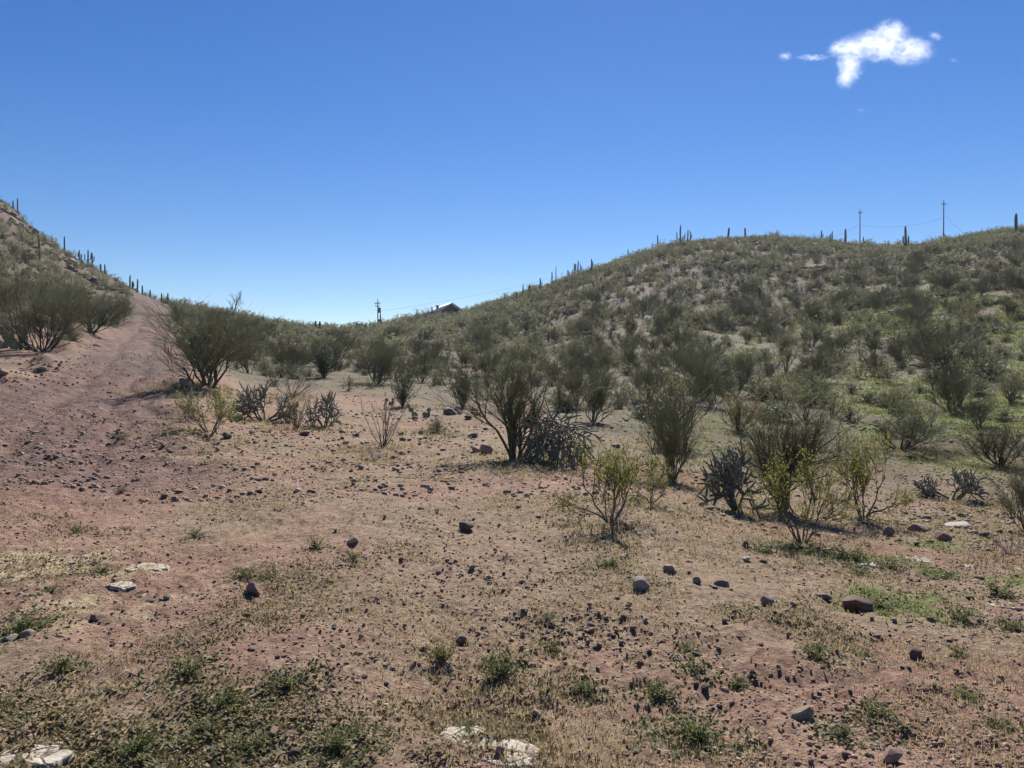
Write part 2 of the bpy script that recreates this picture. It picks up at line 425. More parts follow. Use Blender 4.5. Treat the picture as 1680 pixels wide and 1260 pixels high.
# ------------------------------------------------------------------ ground material
def ground_mat():
    m, nt, out = newmat('desert_ground')
    tc = N(nt, 'ShaderNodeTexCoord'); P = tc.outputs['Object']
    A = lambda n: N(nt, 'ShaderNodeAttribute', attribute_name=n).outputs['Fac']
    n_big = noise(nt, P, .35, 4, .6); n_mid = noise(nt, P, 2.3, 5, .6, .4); n_fine = noise(nt, P, 17, 6, .7); n_grit = noise(nt, P, 90, 4, .7)
    soil = ramp(nt, n_mid, [(.28, (.160, .086, .063)), (.50, (.272, .160, .118)), (.72, (.41, .280, .210))])
    soil = mixc(nt, math_(nt, 'MULTIPLY', n_big, .5), soil, (.37, .235, .155))
    trk = ramp(nt, n_mid, [(.3, (.125, .070, .057)), (.55, (.220, .132, .107)), (.75, (.35, .235, .19))])
    dry = ramp(nt, n_fine, [(.3, (.17, .125, .075)), (.55, (.30, .230, .145)), (.75, (.45, .365, .25))])
    hill = ramp(nt, n_mid, [(.3, (.070, .060, .036)), (.5, (.128, .108, .062)), (.72, (.21, .178, .110))])
    green = ramp(nt, n_fine, [(.3, (.10, .125, .032)), (.7, (.22, .24, .07))])
    stony = ramp(nt, n_fine, [(.35, (.075, .052, .048)), (.7, (.20, .14, .12))])
    crust = ramp(nt, n_fine, [(.3, (.30, .225, .13)), (.7, (.56, .46, .29))])
    def soft(fac, n, k=1.6):  # mask broken up by noise
        return math_(nt, 'MULTIPLY', math_(nt, 'SUBTRACT', math_(nt, 'ADD', fac, math_(nt, 'MULTIPLY', n, k)), .5 * k + .32), 2.8, True)
    c = mixc(nt, soft(A('hill'), n_mid), soil, hill)
    c = mixc(nt, soft(A('track'), n_mid, .7), c, trk)
    c = mixc(nt, math_(nt, 'MULTIPLY', soft(A('dry'), n_fine, 2.4), .7), c, dry)
    c = mixc(nt, soft(A('crust'), n_mid), c, crust)
    c = mixc(nt, soft(A('green'), n_mid), c, green)
    c = mixc(nt, math_(nt, 'MULTIPLY', soft(A('stony'), n_fine), .85), c, stony)
    g = ramp(nt, n_grit, [(.30, (.45, .42, .40)), (.48, (1, 1, 1)), (.62, (1, 1, 1)), (.72, (1.3, 1.3, 1.28))])
    c = mixc(nt, .9, c, g, 'MULTIPLY')
    f2 = ramp(nt, n_fine, [(.30, (.62, .60, .58)), (.55, (1, 1, 1)), (.8, (1.15, 1.15, 1.15))])
    c = mixc(nt, .9, c, f2, 'MULTIPLY')
    d = N(nt, 'ShaderNodeBsdfPrincipled'); nt.links.new(c, d.inputs['Base Color'])
    d.inputs['Roughness'].default_value = .92; d.inputs['Specular IOR Level'].default_value = .2
    n_six = noise(nt, P, 6.0, 5, .65)
    hgt = math_(nt, 'ADD', math_(nt, 'MULTIPLY', n_fine, .055), math_(nt, 'MULTIPLY', n_grit, .010))
    hgt = math_(nt, 'ADD', hgt, math_(nt, 'MULTIPLY', n_six, math_(nt, 'ADD', .05, math_(nt, 'MULTIPLY', A('track'), .09))))
    b = N(nt, 'ShaderNodeBump'); b.inputs['Strength'].default_value = .9; b.inputs['Distance'].default_value = 1.0
    nt.links.new(hgt, b.inputs['Height']); nt.links.new(b.outputs[0], d.inputs['Normal'])
    nt.links.new(d.outputs[0], out.inputs[0]); return m
M['ground'] = ground_mat()

def masks(x, y):
    px, r, az = px_of(x, y)
    td = track_d(x, y)
    n1 = fbm(x / 3.0, y / 3.0, 71, 3); n2 = fbm(x / 9.0, y / 9.0, 81, 3); n3 = fbm(x / 1.1, y / 1.1, 91, 3)
    track = (1 - sstep(1.3, 3.4, td + n1 * 2.2 + n3 * .8)) * (.25 + .75 * sstep(8, 15, r))
    hill = np.where(px > 900, sstep(10, 22, r + n1 * 5), sstep(20, 48, r + n2 * 16)) * np.maximum(.35 + .65 * sstep(60, 260, px), sstep(50, 80, r))
    hill = hill * (1 - .8 * track)
    dry = np.clip(.34 + n1 * 1.1 + n3 * .5 + .25 * sstep(8, 14, r) * (1 - sstep(18, 25, r)), 0, 1) * (1 - track) * (1 - .4 * hill)
    pxr = sstep(980, 1250, px)
    green = np.clip(pxr * sstep(12, 26, r) * (1 - sstep(75, 135, r)) * (.44 + n2 * 2.0 + n1 * 1.2), 0, .95)
    green = np.maximum(green, sstep(1280, 1420, px) * (1 - sstep(1720, 1950, px)) * sstep(5.2, 6.2, r) * (1 - sstep(9.5, 12, r)) * np.clip(.25 + n3 * 1.8, 0, .8))
    green = np.maximum(green, .45 * sstep(90, 160, r) * sstep(420, 520, px) * (1 - sstep(620, 700, px)) + 0 * r)
    crust = (1 - sstep(180, 330, px)) * sstep(4.6, 5.4, r) * (1 - sstep(6.6, 8.2, r)) * (.5 + n3 * 1.2)
    stony = np.clip((.30 + .45 * sstep(80, 130, r) + n1 * 1.2) * sstep(14, 40, r), 0, 1) * .85 + np.clip(.3 + n3, 0, 1) * track * .7
    stony = np.maximum(stony, np.clip((.5 + n2 * 1.5) * (1 - sstep(60, 230, px)) * sstep(70, 130, r), 0, 1))
    return dict(track=track, hill=hill, dry=dry, green=green, crust=crust, stony=stony)

def build_land():
    az_f = np.linspace(-R(47), R(47), 720)
    s = np.concatenate([np.linspace(-math.pi, -R(90), 10)[:-1], np.linspace(-R(90), -R(47), 30)[:-1]])
    az = np.concatenate([s, az_f, -s[::-1]])
    rr = [0.25, .6, 1.0, 1.5, 1.9]; r = 2.2
    while r < 330: rr.append(r); r *= 1.0078 if r > 2.4 else 1.03
    while r < 1000: rr.append(r); r *= 1.12
    rr = np.array(rr)
    A, Rr = np.meshgrid(az, rr); x = Rr * np.sin(A); y = Rr * np.cos(A)
    # fine relief only where the mesh can hold it
    z = height(x, y)
    V = np.stack([x, y, z], -1).reshape(-1, 3)
    nA, nR = len(az), len(rr)
    i = np.arange((nR) * nA).reshape(nR, nA)
    q = np.stack([i[:-1, :-1], i[:-1, 1:], i[1:, 1:], i[1:, :-1]], -1)[..., ::-1].reshape(-1, 4)
    mk = masks(V[:, 0], V[:, 1])
    cx = V[q].mean(1); px, r, _ = px_of(cx[:, 0], cx[:, 1])
    tr = mk['track'][q].mean(1) > .5
    hillm = (mk['hill'][q].mean(1) > .5) & (r < 420) & (cx[:, 1] > 0)
    lab = np.where(tr, 1, np.where(hillm, np.where(px < 330, 2, np.where(px < 700, 4, 3)), 0))
    names = {0: 'ground', 1: 'dirt_track', 2: 'hillside', 3: 'hillside', 4: 'saddle_slope'}
    texts = {0: 'pinkish bare desert soil strewn with pebbles and dry weeds', 1: 'reddish dirt track climbing beside the steep hill',
             2: 'steep scrubby hillside above the dirt track', 3: 'long scrubby hillside rising to the utility poles', 4: 'low grassy saddle between the two hills'}
    for k in range(5):
        f = q[lab == k]
        if not len(f): continue
        u, inv = np.unique(f, return_inverse=True)
        me = mesh(names[k], V[u], inv.reshape(-1, 4), [M['ground']], smooth=True)
        for n, a in mk.items():
            at = me.attributes.new(n, 'FLOAT', 'POINT'); at.data.foreach_set('value', a[u].astype(np.float32))
        tag(obj(names[k], me), texts[k], kind='structure')
build_land()

ORD = 'first second third fourth fifth sixth seventh eighth ninth tenth eleventh twelfth'.split()
SAME = {}
def later(o, label, px, py): SAME.setdefault(label, []).append((py, px, o))
def tell_apart():
    """things that would share a label get their place in the row they stand in"""
    for lab, v in SAME.items():
        if len(v) == 1: v[0][2]['label'] = lab; continue
        v.sort(key=lambda t: -t[0])
        rows = max(1, -(-len(v) // 9)); per = -(-len(v) // rows)
        for r in range(rows):
            row = sorted(v[r * per:(r + 1) * per], key=lambda t: t[1])
            rn = '' if rows == 1 else (', front row' if r == 0 else (', back row' if r == rows - 1 else f', {ORD[r]} row'))
            for i, (_, _, o) in enumerate(row):
                pos = 'alone' if len(row) == 1 else ('leftmost' if i == 0 else ('rightmost' if i == len(row) - 1 else f'{ORD[i]} from left'))
                t = f'{lab}{rn}, {pos}'
                while len(t.split()) > 16 and ' the ' in t: t = t.replace(' the ', ' ', 1)
                o['label'] = t

# ------------------------------------------------------------------ plants (unit height 1)
def g_fan(rng, n_st=26, tilt=(4, 48), br=5, lf=10, ll=.03, lw=.014, wig=.12, trop=.05, rad=.010, t0=.3, bl=.30, sides=3, K=6, spread=.05):
    """many stems fanning out from the ground, leafy on the upper part -> (stems, foliage)"""
    a = rng.uniform(0, 2 * math.pi, n_st); ti = np.radians(rng.uniform(tilt[0], tilt[1], n_st) )
    D = np.stack([np.sin(ti) * np.cos(a), np.sin(ti) * np.sin(a), np.cos(ti)], 1)
    S = np.stack([np.cos(a), np.sin(a), np.zeros(n_st)], 1) * rng.uniform(0, spread, (n_st, 1)); S[:, 2] = -.03
    L = rng.uniform(.65, 1.05, n_st) / np.maximum(.75, np.cos(ti))
    P = grow(rng, S, D, L, K, wig, trop)
    st = MB(); V, Fc = tubes(P, rad * np.linspace(1, .25, K)[None] * rng.uniform(.6, 1.2, (n_st, 1)), sides); st.add(V, Fc)
    S2, D2, t = spawn(rng, P, br, t0, 1.0, 38, .15)
    P2 = grow(rng, S2, D2, bl * rng.uniform(.5, 1.2, len(S2)) * (1.25 - .6 * t), 4, .16, .03)
    V, Fc = tubes(P2, rad * .38 * np.broadcast_to(np.linspace(1, .3, 4), P2.shape[:2]), 3); st.add(V, Fc)
    fo = MB()
    rows = np.repeat(np.arange(len(P2)), lf); c, _ = at_t(P2, rng.uniform(.15, 1, len(rows)), rows)
    c = c + rng.normal(0, ll * .45, c.shape)
    V, Fc = leaves(rng, c, ll, lw); fo.add(V, Fc, 0, np.repeat(rng.uniform(0, .35, len(c)), 4))
    return st, fo

def g_tree(rng, n_tr=6, tilt=(10, 48), n1=4, n2=5, n3=5, n4=4, lf=4, ll=.026, lw=.009, rad=.020, L0=.5, trop=.05, wig=.12, tw=.0022):
    """palo verde: several leaning trunks, branches, dense fine green twigs"""
    a = rng.uniform(0, 2 * math.pi) + np.arange(n_tr) * 2 * math.pi / n_tr + rng.normal(0, .3, n_tr)
    ti = np.radians(rng.uniform(tilt[0], tilt[1], n_tr))
    D = np.stack([np.sin(ti) * np.cos(a), np.sin(ti) * np.sin(a), np.cos(ti)], 1)
    S = np.stack([np.cos(a), np.sin(a), np.full(n_tr, -1.0)], 1) * .03
    P = grow(rng, S, D, L0 * rng.uniform(.85, 1.25, n_tr), 7, wig, trop)
    wood = MB(); fo = MB()
    V, Fc = tubes(P, rad * np.linspace(1.1, .5, 7)[None] * rng.uniform(.7, 1.1, (n_tr, 1)), 6); wood.add(V, Fc)
    S1, D1, t = spawn(rng, P, n1, .35, 1, 34, .12); P1 = grow(rng, S1, D1, .34 * rng.uniform(.6, 1.2, len(S1)), 6, .14, .05)
    V, Fc = tubes(P1, rad * .45 * np.broadcast_to(np.linspace(1, .45, 6), P1.shape[:2]), 4); wood.add(V, Fc)
    S2, D2, t = spawn(rng, P1, n2, .25, 1, 36, .12); P2 = grow(rng, S2, D2, .23 * rng.uniform(.6, 1.2, len(S2)), 5, .14, .05)
    V, Fc = tubes(P2, rad * .19 * np.broadcast_to(np.linspace(1, .4, 5), P2.shape[:2]), 3); wood.add(V, Fc)
    S3, D3, t = spawn(rng, P2, n3, .15, 1, 34, .12); P3 = grow(rng, S3, D3, .15 * rng.uniform(.6, 1.3, len(S3)), 4, .10, .04)
    V, Fc = tubes(P3, tw * np.broadcast_to(np.linspace(1.2, .5, 4), P3.shape[:2]), 3); fo.add(V, Fc, 0, np.repeat(rng.uniform(0, .3, len(P3)), 12))
    if n4:
        S4, D4, t = spawn(rng, P3, n4, .15, 1, 30, .1); P4 = grow(rng, S4, D4, .085 * rng.uniform(.6, 1.3, len(S4)), 3, .08, .02)
        V, Fc = tubes(P4, tw * .75 * np.broadcast_to(np.linspace(1, .5, 3), P4.shape[:2]), 3); fo.add(V, Fc, 0, np.repeat(rng.uniform(0, .3, len(P4)), 9))
    else: P4 = P3
    rows = np.repeat(np.arange(len(P4)), lf); c, _ = at_t(P4, rng.uniform(.1, 1, len(rows)), rows)
    if len(c):
        V, Fc = leaves(rng, c + rng.normal(0, .006, c.shape), ll, lw); fo.add(V, Fc, 0, np.repeat(rng.uniform(0, .35, len(c)), 4))
    return wood, fo

def g_broom(rng, n_st=14, tilt=(4, 42), n1=6, n2=7, n3=5, ang=22, rad=.012, tw=.0013, wig=.10, trop=.06, l1=.42, l2=.24, l3=.13, L0=.55, spread=.04):
    """broom-like crown: many slim stems that fork again and again into upright thin green twigs"""
    a = rng.uniform(0, 2 * math.pi, n_st); ti = np.radians(rng.uniform(tilt[0], tilt[1], n_st))
    D = np.stack([np.sin(ti) * np.cos(a), np.sin(ti) * np.sin(a), np.cos(ti)], 1)
    S = np.stack([np.cos(a), np.sin(a), np.zeros(n_st)], 1) * rng.uniform(.2, 1, (n_st, 1)) * spread; S[:, 2] = -.04
    P = grow(rng, S, D, L0 * rng.uniform(.6, 1.25, n_st), 7, wig, trop)
    wood = MB(); fo = MB()
    wood.add(*tubes(P, rad * np.linspace(1.1, .5, 7)[None] * rng.uniform(.6, 1.2, (n_st, 1)), 5))
    S1, D1, t = spawn(rng, P, n1, .3, 1, ang * 1.2, .08); P1 = grow(rng, S1, D1, l1 * rng.uniform(.5, 1.2, len(S1)), 6, .10, .05)
    wood.add(*tubes(P1, rad * .40 * np.broadcast_to(np.linspace(1, .4, 6), P1.shape[:2]), 4))
    S2, D2, t = spawn(rng, P1, n2, .2, 1, ang, .08); P2 = grow(rng, S2, D2, l2 * rng.uniform(.5, 1.25, len(S2)), 4, .09, .03)
    fo.add(*tubes(P2, tw * 1.6 * np.broadcast_to(np.linspace(1.1, .6, 4), P2.shape[:2]), 3), 0, np.repeat(rng.uniform(0, .3, len(P2)), 12))
    S3, D3, t = spawn(rng, P2, n3, .2, 1, ang, .05); P3 = grow(rng, S3, D3, l3 * rng.uniform(.5, 1.3, len(S3)), 3, .07, .02)
    fo.add(*tubes(P3, tw * np.broadcast_to(np.linspace(1, .55, 3), P3.shape[:2]), 3), 0, np.repeat(rng.uniform(0, .35, len(P3)), 9))
    return wood, fo

def g_mound(rng, n=60, lf=9, ll=.09, lw=.04, flat=1.0, twig=.006):
    """low rounded shrub: short twigs all round a mound"""
    a = rng.uniform(0, 2 * math.pi, n); ti = np.radians(rng.uniform(0, 78, n))
    D = np.stack([np.sin(ti) * np.cos(a), np.sin(ti) * np.sin(a), np.cos(ti) * flat], 1)
    P = grow(rng, D * .02, D, rng.uniform(.6, 1.0, n), 5, .18, .03)
    st = MB(); V, Fc = tubes(P, twig * np.broadcast_to(np.linspace(1.3, .4, 5), P.shape[:2]), 3); st.add(V, Fc)
    rows = np.repeat(np.arange(n), lf); c, _ = at_t(P, rng.uniform(.35, 1, len(rows)), rows); c = c + rng.normal(0, .05, c.shape)
    c[:, 2] = np.maximum(c[:, 2], .02)
    fo = MB(); V, Fc = leaves(rng, c, ll, lw); fo.add(V, Fc, 0, np.repeat(rng.uniform(0, .35, len(c)), 4))
    return st, fo

def g_cholla(rng, n_tr=3, levels=(4, 4, 3), jl=.17, jr=.021, spines=10, trop=.10, tilt=(5, 45), arch=0.0, sl=.034):
    """jointed cactus: chains of spiny links -> (stem links, spines)"""
    a = rng.uniform(0, 2 * math.pi, n_tr); ti = np.radians(rng.uniform(*tilt, n_tr))
    D = np.stack([np.sin(ti) * np.cos(a), np.sin(ti) * np.sin(a), np.cos(ti)], 1)
    S = np.stack([np.cos(a), np.sin(a), np.zeros(n_tr)], 1) * rng.uniform(0, .08, (n_tr, 1)); S[:, 2] = -.03
    links = []
    P = grow(rng, S, D, .42 * rng.uniform(.7, 1.2, n_tr), 6, .12, trop); first = P
    for k, n in enumerate(levels):
        S, D, t = spawn(rng, P, n, .45 if k == 0 else .5, 1.0, 48, .0)
        P = grow(rng, S, D, jl * rng.uniform(.7, 1.35, len(S)), 5, .10, trop if k == 0 else trop - arch)
        links.append(P)
    st = MB(); V, Fc = tubes(first, jr * 1.7 * np.broadcast_to(np.linspace(1.25, .8, 6), first.shape[:2]), 6); st.add(V, Fc)
    al = np.concatenate(links)
    rad = jr * np.array([.55, .95, 1.0, .95, .6])[None] * np.ones((len(al), 1))
    V, Fc = tubes(al, rad, 6); V, F2 = caps(al, rad, 6, V); st.add(V, np.concatenate([Fc, F2]))
    fo = MB()
    rows = np.repeat(np.arange(len(al)), spines); c, d = at_t(al, rng.uniform(.05, 1, len(rows)), rows)
    q = nrm(rng.normal(0, 1, c.shape)); q = nrm(q - d * (q * d).sum(1, keepdims=True) + d * .35)
    w = np.cross(q, d) * sl * .09
    V = np.stack([c + q * jr * .7 - w, c + q * jr * .7 + w, c + q * (jr + sl * rng.uniform(.6, 1.2, (len(c), 1)))], 1).reshape(-1, 3)
    fo.add(V, np.arange(len(V)).reshape(-1, 3), 0, np.repeat(rng.uniform(0, .3, len(c)), 3))
    return st, fo

def g_bare(rng, n_st=12, tilt=(8, 40), br=4, rad=.011):
    a = rng.uniform(0, 2 * math.pi, n_st); ti = np.radians(rng.uniform(*tilt, n_st))
    D = np.stack([np.sin(ti) * np.cos(a), np.sin(ti) * np.sin(a), np.cos(ti)], 1)
    S = np.stack([np.cos(a), np.sin(a), np.full(n_st, -1.)], 1) * .03
    P = grow(rng, S, D, rng.uniform(.7, 1.05, n_st), 7, .09, .03)
    st = MB(); V, Fc = tubes(P, rad * np.broadcast_to(np.linspace(1, .3, 7), P.shape[:2]), 4); st.add(V, Fc)
    S2, D2, t = spawn(rng, P, br, .3, 1, 34, .12); P2 = grow(rng, S2, D2, .24 * rng.uniform(.5, 1.3, len(S2)), 5, .12, .03)
    V, Fc = tubes(P2, rad * .42 * np.broadcast_to(np.linspace(1, .3, 5), P2.shape[:2]), 3); st.add(V, Fc)
    S3, D3, t = spawn(rng, P2, 3, .2, 1, 34, .12); P3 = grow(rng, S3, D3, .12 * rng.uniform(.5, 1.3, len(S3)), 4, .12, .04)
    V, Fc = tubes(P3, rad * .22 * np.broadcast_to(np.linspace(1, .4, 4), P3.shape[:2]), 3)
    tw = MB(); tw.add(V, Fc)
    return (st.join(tw),)

def unit(parts):
    """scale the parts together so that the plant stands 1 unit high"""
    zs = np.concatenate([p.arrays()[0][:, 2] for p in parts]); k = 1.0 / np.percentile(zs, 99.6)
    for p in parts: p.V = [v * k for v in p.V]
    return parts

def joined(parts):
    b = MB()
    for i, p in enumerate(parts): b.join(p, i)
    return b

PARTNAMES = {}
KIND = {}   # kind -> list of (part meshes) variants, and LOD joined meshes
def kind(name, fn, mats, parts, nv=3, seed=1, **kw):
    vs = []
    for k in range(nv):
        rng = np.random.default_rng(seed * 100 + k)
        ps = unit(list(fn(rng, **kw)))
        vs.append([p.build(f'{name}_{pn}', [M[mt]]) for p, pn, mt in zip(ps, parts, mats)])
    KIND[name] = vs; PARTNAMES[name] = parts

kind('palo_big', g_broom, ('green_bark', 'palo'), ('trunk', 'crown'), 3, 11, n_st=15, tilt=(3, 64), trop=.13, n2=6, n3=4, ang=28, wig=.17)
kind('palo_up', g_broom, ('green_bark', 'palo'), ('trunk', 'crown'), 2, 31, n_st=12, tilt=(2, 27), trop=.05, n2=6, n3=4, ang=22, wig=.13, rad=.013, L0=.62)
kind('palo_wide', g_broom, ('bark', 'palo'), ('trunk', 'crown'), 2, 12, n_st=15, tilt=(28, 68), trop=.09, L0=.7, ang=26)
kind('tree_sparse', g_broom, ('bark', 'palo'), ('trunk', 'crown'), 2, 13, n_st=3, tilt=(3, 22), n1=14, n2=10, n3=8, ang=32, rad=.022, wig=.2, trop=.03, tw=.0011)
kind('leafy', g_tree, ('bark', 'mesquite'), ('stem', 'foliage'), 3, 14, n_tr=8, tilt=(8, 55), n1=4, n2=4, n3=4, n4=0, lf=5, ll=.032, lw=.016, rad=.012, wig=.24, tw=.0026)
kind('creosote', g_fan, ('bark', 'creosote'), ('stem', 'foliage'), 4, 15, n_st=34, br=8, lf=16, ll=.030, lw=.013)
kind('dark', g_fan, ('bark', 'dark_leaf'), ('stem', 'foliage'), 2, 16, n_st=40, tilt=(0, 50), br=8, lf=16, ll=.045, lw=.024, t0=.1)
kind('tan', g_fan, ('bark', 'tan_bush'), ('stem', 'foliage'), 1, 17, n_st=40, tilt=(0, 60), br=8, lf=14, ll=.035, lw=.014, t0=.2)
kind('brittle', g_mound, ('bark', 'brittle'), ('stem', 'foliage'), 2, 18, n=70, lf=12, ll=.085, lw=.04)
kind('cholla', g_cholla, ('cholla', 'spine'), ('stem', 'spine'), 3, 19, n_tr=6, levels=(4, 3, 3), jl=.17, jr=.0115, spines=16, sl=.026, tilt=(8, 78), trop=.05)
kind('staghorn', g_cholla, ('cholla', 'spine'), ('stem', 'spine'), 1, 20, n_tr=8, levels=(4, 3, 3), jl=.26, jr=.0095, trop=.03, tilt=(15, 66), arch=.22, spines=14, sl=.018)
kind('bare', g_bare, ('bark',), ('stem',), 2, 21)
kind('dead', g_bare, ('dead_wood',), ('stem',), 2, 22, n_st=22, tilt=(15, 75), br=6, rad=.009)

def plant(kindname, name, px, py, top, label, cat, variant=0, width=None, rot=0.0, group=None, lean=None, sink=0.0):
    """stand a plant with its parts where the sight line through its foot meets the ground"""
    p = ground_at(px, py); h = (py - top) / F * p.y
    one = len(PARTNAMES[kindname]) == 1
    e = obj(name, KIND[kindname][variant % len(KIND[kindname])][0] if one else None, None, (p.x, p.y, p.z - sink), rot)
    s = h; sx = s
    if width:  # natural width of the variant against the wanted one
        vs = KIND[kindname][variant % len(KIND[kindname])]
        co = np.empty(len(vs[-1].vertices) * 3, np.float32); vs[-1].vertices.foreach_get('co', co)
        w = np.percentile(np.abs(co.reshape(-1, 3)[:, :2]), 97) * 2
        sx = min(2.2, max(.5, width / F * p.y / (w * s))) * s
    e.scale = (sx, sx, s)
    if lean: e.rotation_euler = (lean[0], lean[1], rot)
    if not one:
        for me, pn in zip(KIND[kindname][variant % len(KIND[kindname])], PARTNAMES[kindname]): obj(pn, me, e)
    tag(e, label, cat, group); USED.append((p.x, p.y, max(.6, (width or (py - top)) / F * p.y * .5)))
    return e
USED = []

HAND = [
 ('palo_big', 'palo_verde_tree', 345, 636, 502, 185, 1, 'broad palo verde at the track edge with a bare forked limb above its crown', 'tree'),
 ('palo_up', 'palo_verde_tree', 846, 753, 574, 190, 1, 'tall upright palo verde in mid ground tangled with an arching cactus', 'tree'),
 ('staghorn', 'cholla_cactus', 912, 757, 668, 120, 0, 'dark arching staghorn cactus with silvery rims at the foot of the upright palo verde', 'cactus'),
 ('leafy', 'desert_bush', 345, 713, 636, 110, 0, 'yellow-tinged open bush below the broad palo verde at the track edge', 'bush'),
 ('cholla', 'cholla_cactus', 432, 692, 630, 90, 0, 'bushy dark cholla beside the yellow-tinged bush', 'cactus'),
 ('dead', 'dead_bush', 478, 652, 598, 90, 0, 'tangle of pale dead branches behind the bushy dark cholla', 'bush'),
 ('creosote', 'creosote_bush', 485, 706, 650, 50, 1, 'thin grey-green bush standing between two chollas on stony ground', 'bush'),
 ('cholla', 'cholla_cactus', 532, 700, 643, 60, 1, 'upright dark cholla with a leaning stub beside the thin bush', 'cactus'),
 ('bare', 'bare_shrub', 628, 733, 650, 75, 0, 'leafless shrub of thin upright stems on the stony slope', 'shrub'),
 ('dead', 'dead_bush', 614, 757, 728, 36, 1, 'small ball of dry brush just below the leafless upright shrub', 'bush'),
 ('dark', 'desert_bush', 660, 668, 614, 42, 0, 'dark leafy bush with whitish lower twigs above the leafless shrub', 'bush'),
 ('brittle', 'brittlebush', 718, 708, 682, 36, 0, 'small pale green brittlebush alone on the stony slope', 'bush'),
 ('dark', 'desert_bush', 760, 668, 604, 52, 1, 'dark bush half behind the tall upright palo verde', 'bush'),
 ('leafy', 'desert_bush', 1003, 858, 722, 155, 1, 'open leafy bush with thin dark stems in front of the arching cactus', 'bush'),
 ('dead', 'dead_bush', 1012, 862, 818, 70, 0, 'fallen grey twigs caught under the open leafy bush', 'bush'),
 ('leafy', 'desert_bush', 1068, 826, 742, 70, 2, 'small leafy bush joined to the side of the open leafy bush', 'bush'),
 ('palo_up', 'palo_verde_tree', 1102, 790, 648, 100, 0, 'narrow grey palo verde with a dark shaded foot beyond the open leafy bush', 'tree'),
 ('cholla', 'cholla_cactus', 1212, 838, 735, 105, 2, 'spiny silver-edged cholla standing left of the crooked-trunk tree', 'cactus'),
 ('tree_sparse', 'palo_verde_tree', 1284, 838, 660, 180, 0, 'grey hazy tree with one thin crooked trunk beside the silver cholla', 'tree'),
 ('leafy', 'desert_bush', 1318, 892, 728, 150, 0, 'yellow-green bush with forked dark stems nearest the camera', 'bush'),
 ('leafy', 'desert_bush', 1415, 850, 706, 130, 1, 'yellow-topped bush of slanting bare stems behind the forked bush', 'bush'),
 ('cholla', 'cholla_cactus', 1563, 820, 768, 90, 0, 'low spreading cholla on bare ground with bright green grass at its foot', 'cactus'),
 ('palo_big', 'palo_verde_tree', 1688, 872, 745, 120, 0, 'dark olive shrubby tree cut by the right edge of the frame', 'tree'),
 ('dead', 'dead_bush', 1658, 912, 868, 75, 1, 'low bluish-grey dead brush under the tree at the frame edge', 'bush'),
 ('palo_wide', 'palo_verde_tree', 70, 577, 458, 140, 0, 'wide palo verde with a sweeping limb on the bank above the track', 'tree'),
 ('palo_big', 'palo_verde_tree', 618, 630, 556, 100, 1, 'rounded olive palo verde with a dark foot on the slope below the utility pole', 'tree'),
 ('dark', 'desert_bush', 530, 620, 562, 56, 1, 'dark green round bush in the dip before the rounded palo verde', 'bush'),
 ('palo_up', 'palo_verde_tree', 946, 668, 598, 74, 1, 'upright green palo verde just behind the arching cactus', 'tree'),
 ('palo_big', 'palo_verde_tree', 1066, 655, 582, 95, 0, 'soft rounded grey palo verde at the foot of the hill beyond the narrow one', 'tree'),
 ('tan', 'desert_bush', 1212, 708, 640, 85, 0, 'tan rusty bush at the foot of the hill with a dark base', 'bush'),
 ('tree_sparse', 'palo_verde_tree', 1215, 637, 592, 55, 1, 'small crooked tree on open grass above the tan bush', 'tree'),
 ('dark', 'desert_bush', 1170, 607, 562, 46, 0, 'very dark bush on a bright grass patch of the lower hill', 'bush'),
 ('palo_big', 'palo_verde_tree', 1338, 628, 574, 70, 1, 'fan shaped palo verde on bright green grass at the middle of the hill', 'tree'),
 ('palo_wide', 'palo_verde_tree', 1556, 588, 512, 120, 1, 'largest palo verde on the hillside casting a shadow onto green grass', 'tree'),
 ('palo_wide', 'palo_verde_tree', 1478, 738, 664, 150, 1, 'low wide-spreading grey palo verde in the wash below the green grass', 'tree'),
 ('palo_big', 'palo_verde_tree', 1606, 702, 640, 60, 2, 'dark-footed palo verde beside the stony strip in the wash', 'tree'),
 ('creosote', 'creosote_bush', 1660, 660, 608, 56, 2, 'dark bush with green grass at its foot near the frame edge', 'bush'),
 ('palo_big', 'palo_verde_tree', 1575, 668, 600, 80, 0, 'thin pale palo verde on green grass below the largest hillside one', 'tree'),
 ('palo_big', 'palo_verde_tree', 1645, 765, 690, 120, 1, 'olive palo verde leaning over the wash above the edge tree', 'tree'),
 ('creosote', 'creosote_bush', 1116, 574, 520, 60, 0, 'olive creosote on the hill directly above the very dark bush', 'bush'),
 ('creosote', 'creosote_bush', 1290, 610, 555, 44, 3, 'dark stemmed creosote left of the fan shaped palo verde', 'bush'),
 ('palo_big', 'palo_verde_tree', 150, 545, 478, 110, 1, 'olive palo verde beyond the wide one on the track bank', 'tree'),
 ('palo_big', 'palo_verde_tree', 192, 532, 478, 66, 2, 'blue-green palo verde where the track narrows', 'tree'),
 ('palo_big', 'palo_verde_tree', 30, 540, 430, 120, 2, 'tall olive palo verde behind the wide one on the track bank', 'tree'),
 ('palo_big', 'palo_verde_tree', 105, 530, 440, 120, 0, 'high crowned palo verde behind the sweeping limb on the bank', 'tree'),
 ('creosote', 'creosote_bush', 290, 518, 488, 46, 1, 'dark creosote at the top of the track on its downhill side', 'bush'),
 ('palo_big', 'palo_verde_tree', 480, 610, 545, 100, 0, 'grey palo verde beside the broad one, on the dip slope', 'tree'),
 ('palo_big', 'palo_verde_tree', 560, 588, 538, 80, 2, 'hazy palo verde behind the dark green round bush', 'tree'),
]
_rng = random.Random(5)
for k, n, px, py, top, w, v, lab, cat in HAND:
    plant(k, n, px, py, top, lab, cat, v, w, _rng.uniform(0, 6.28))

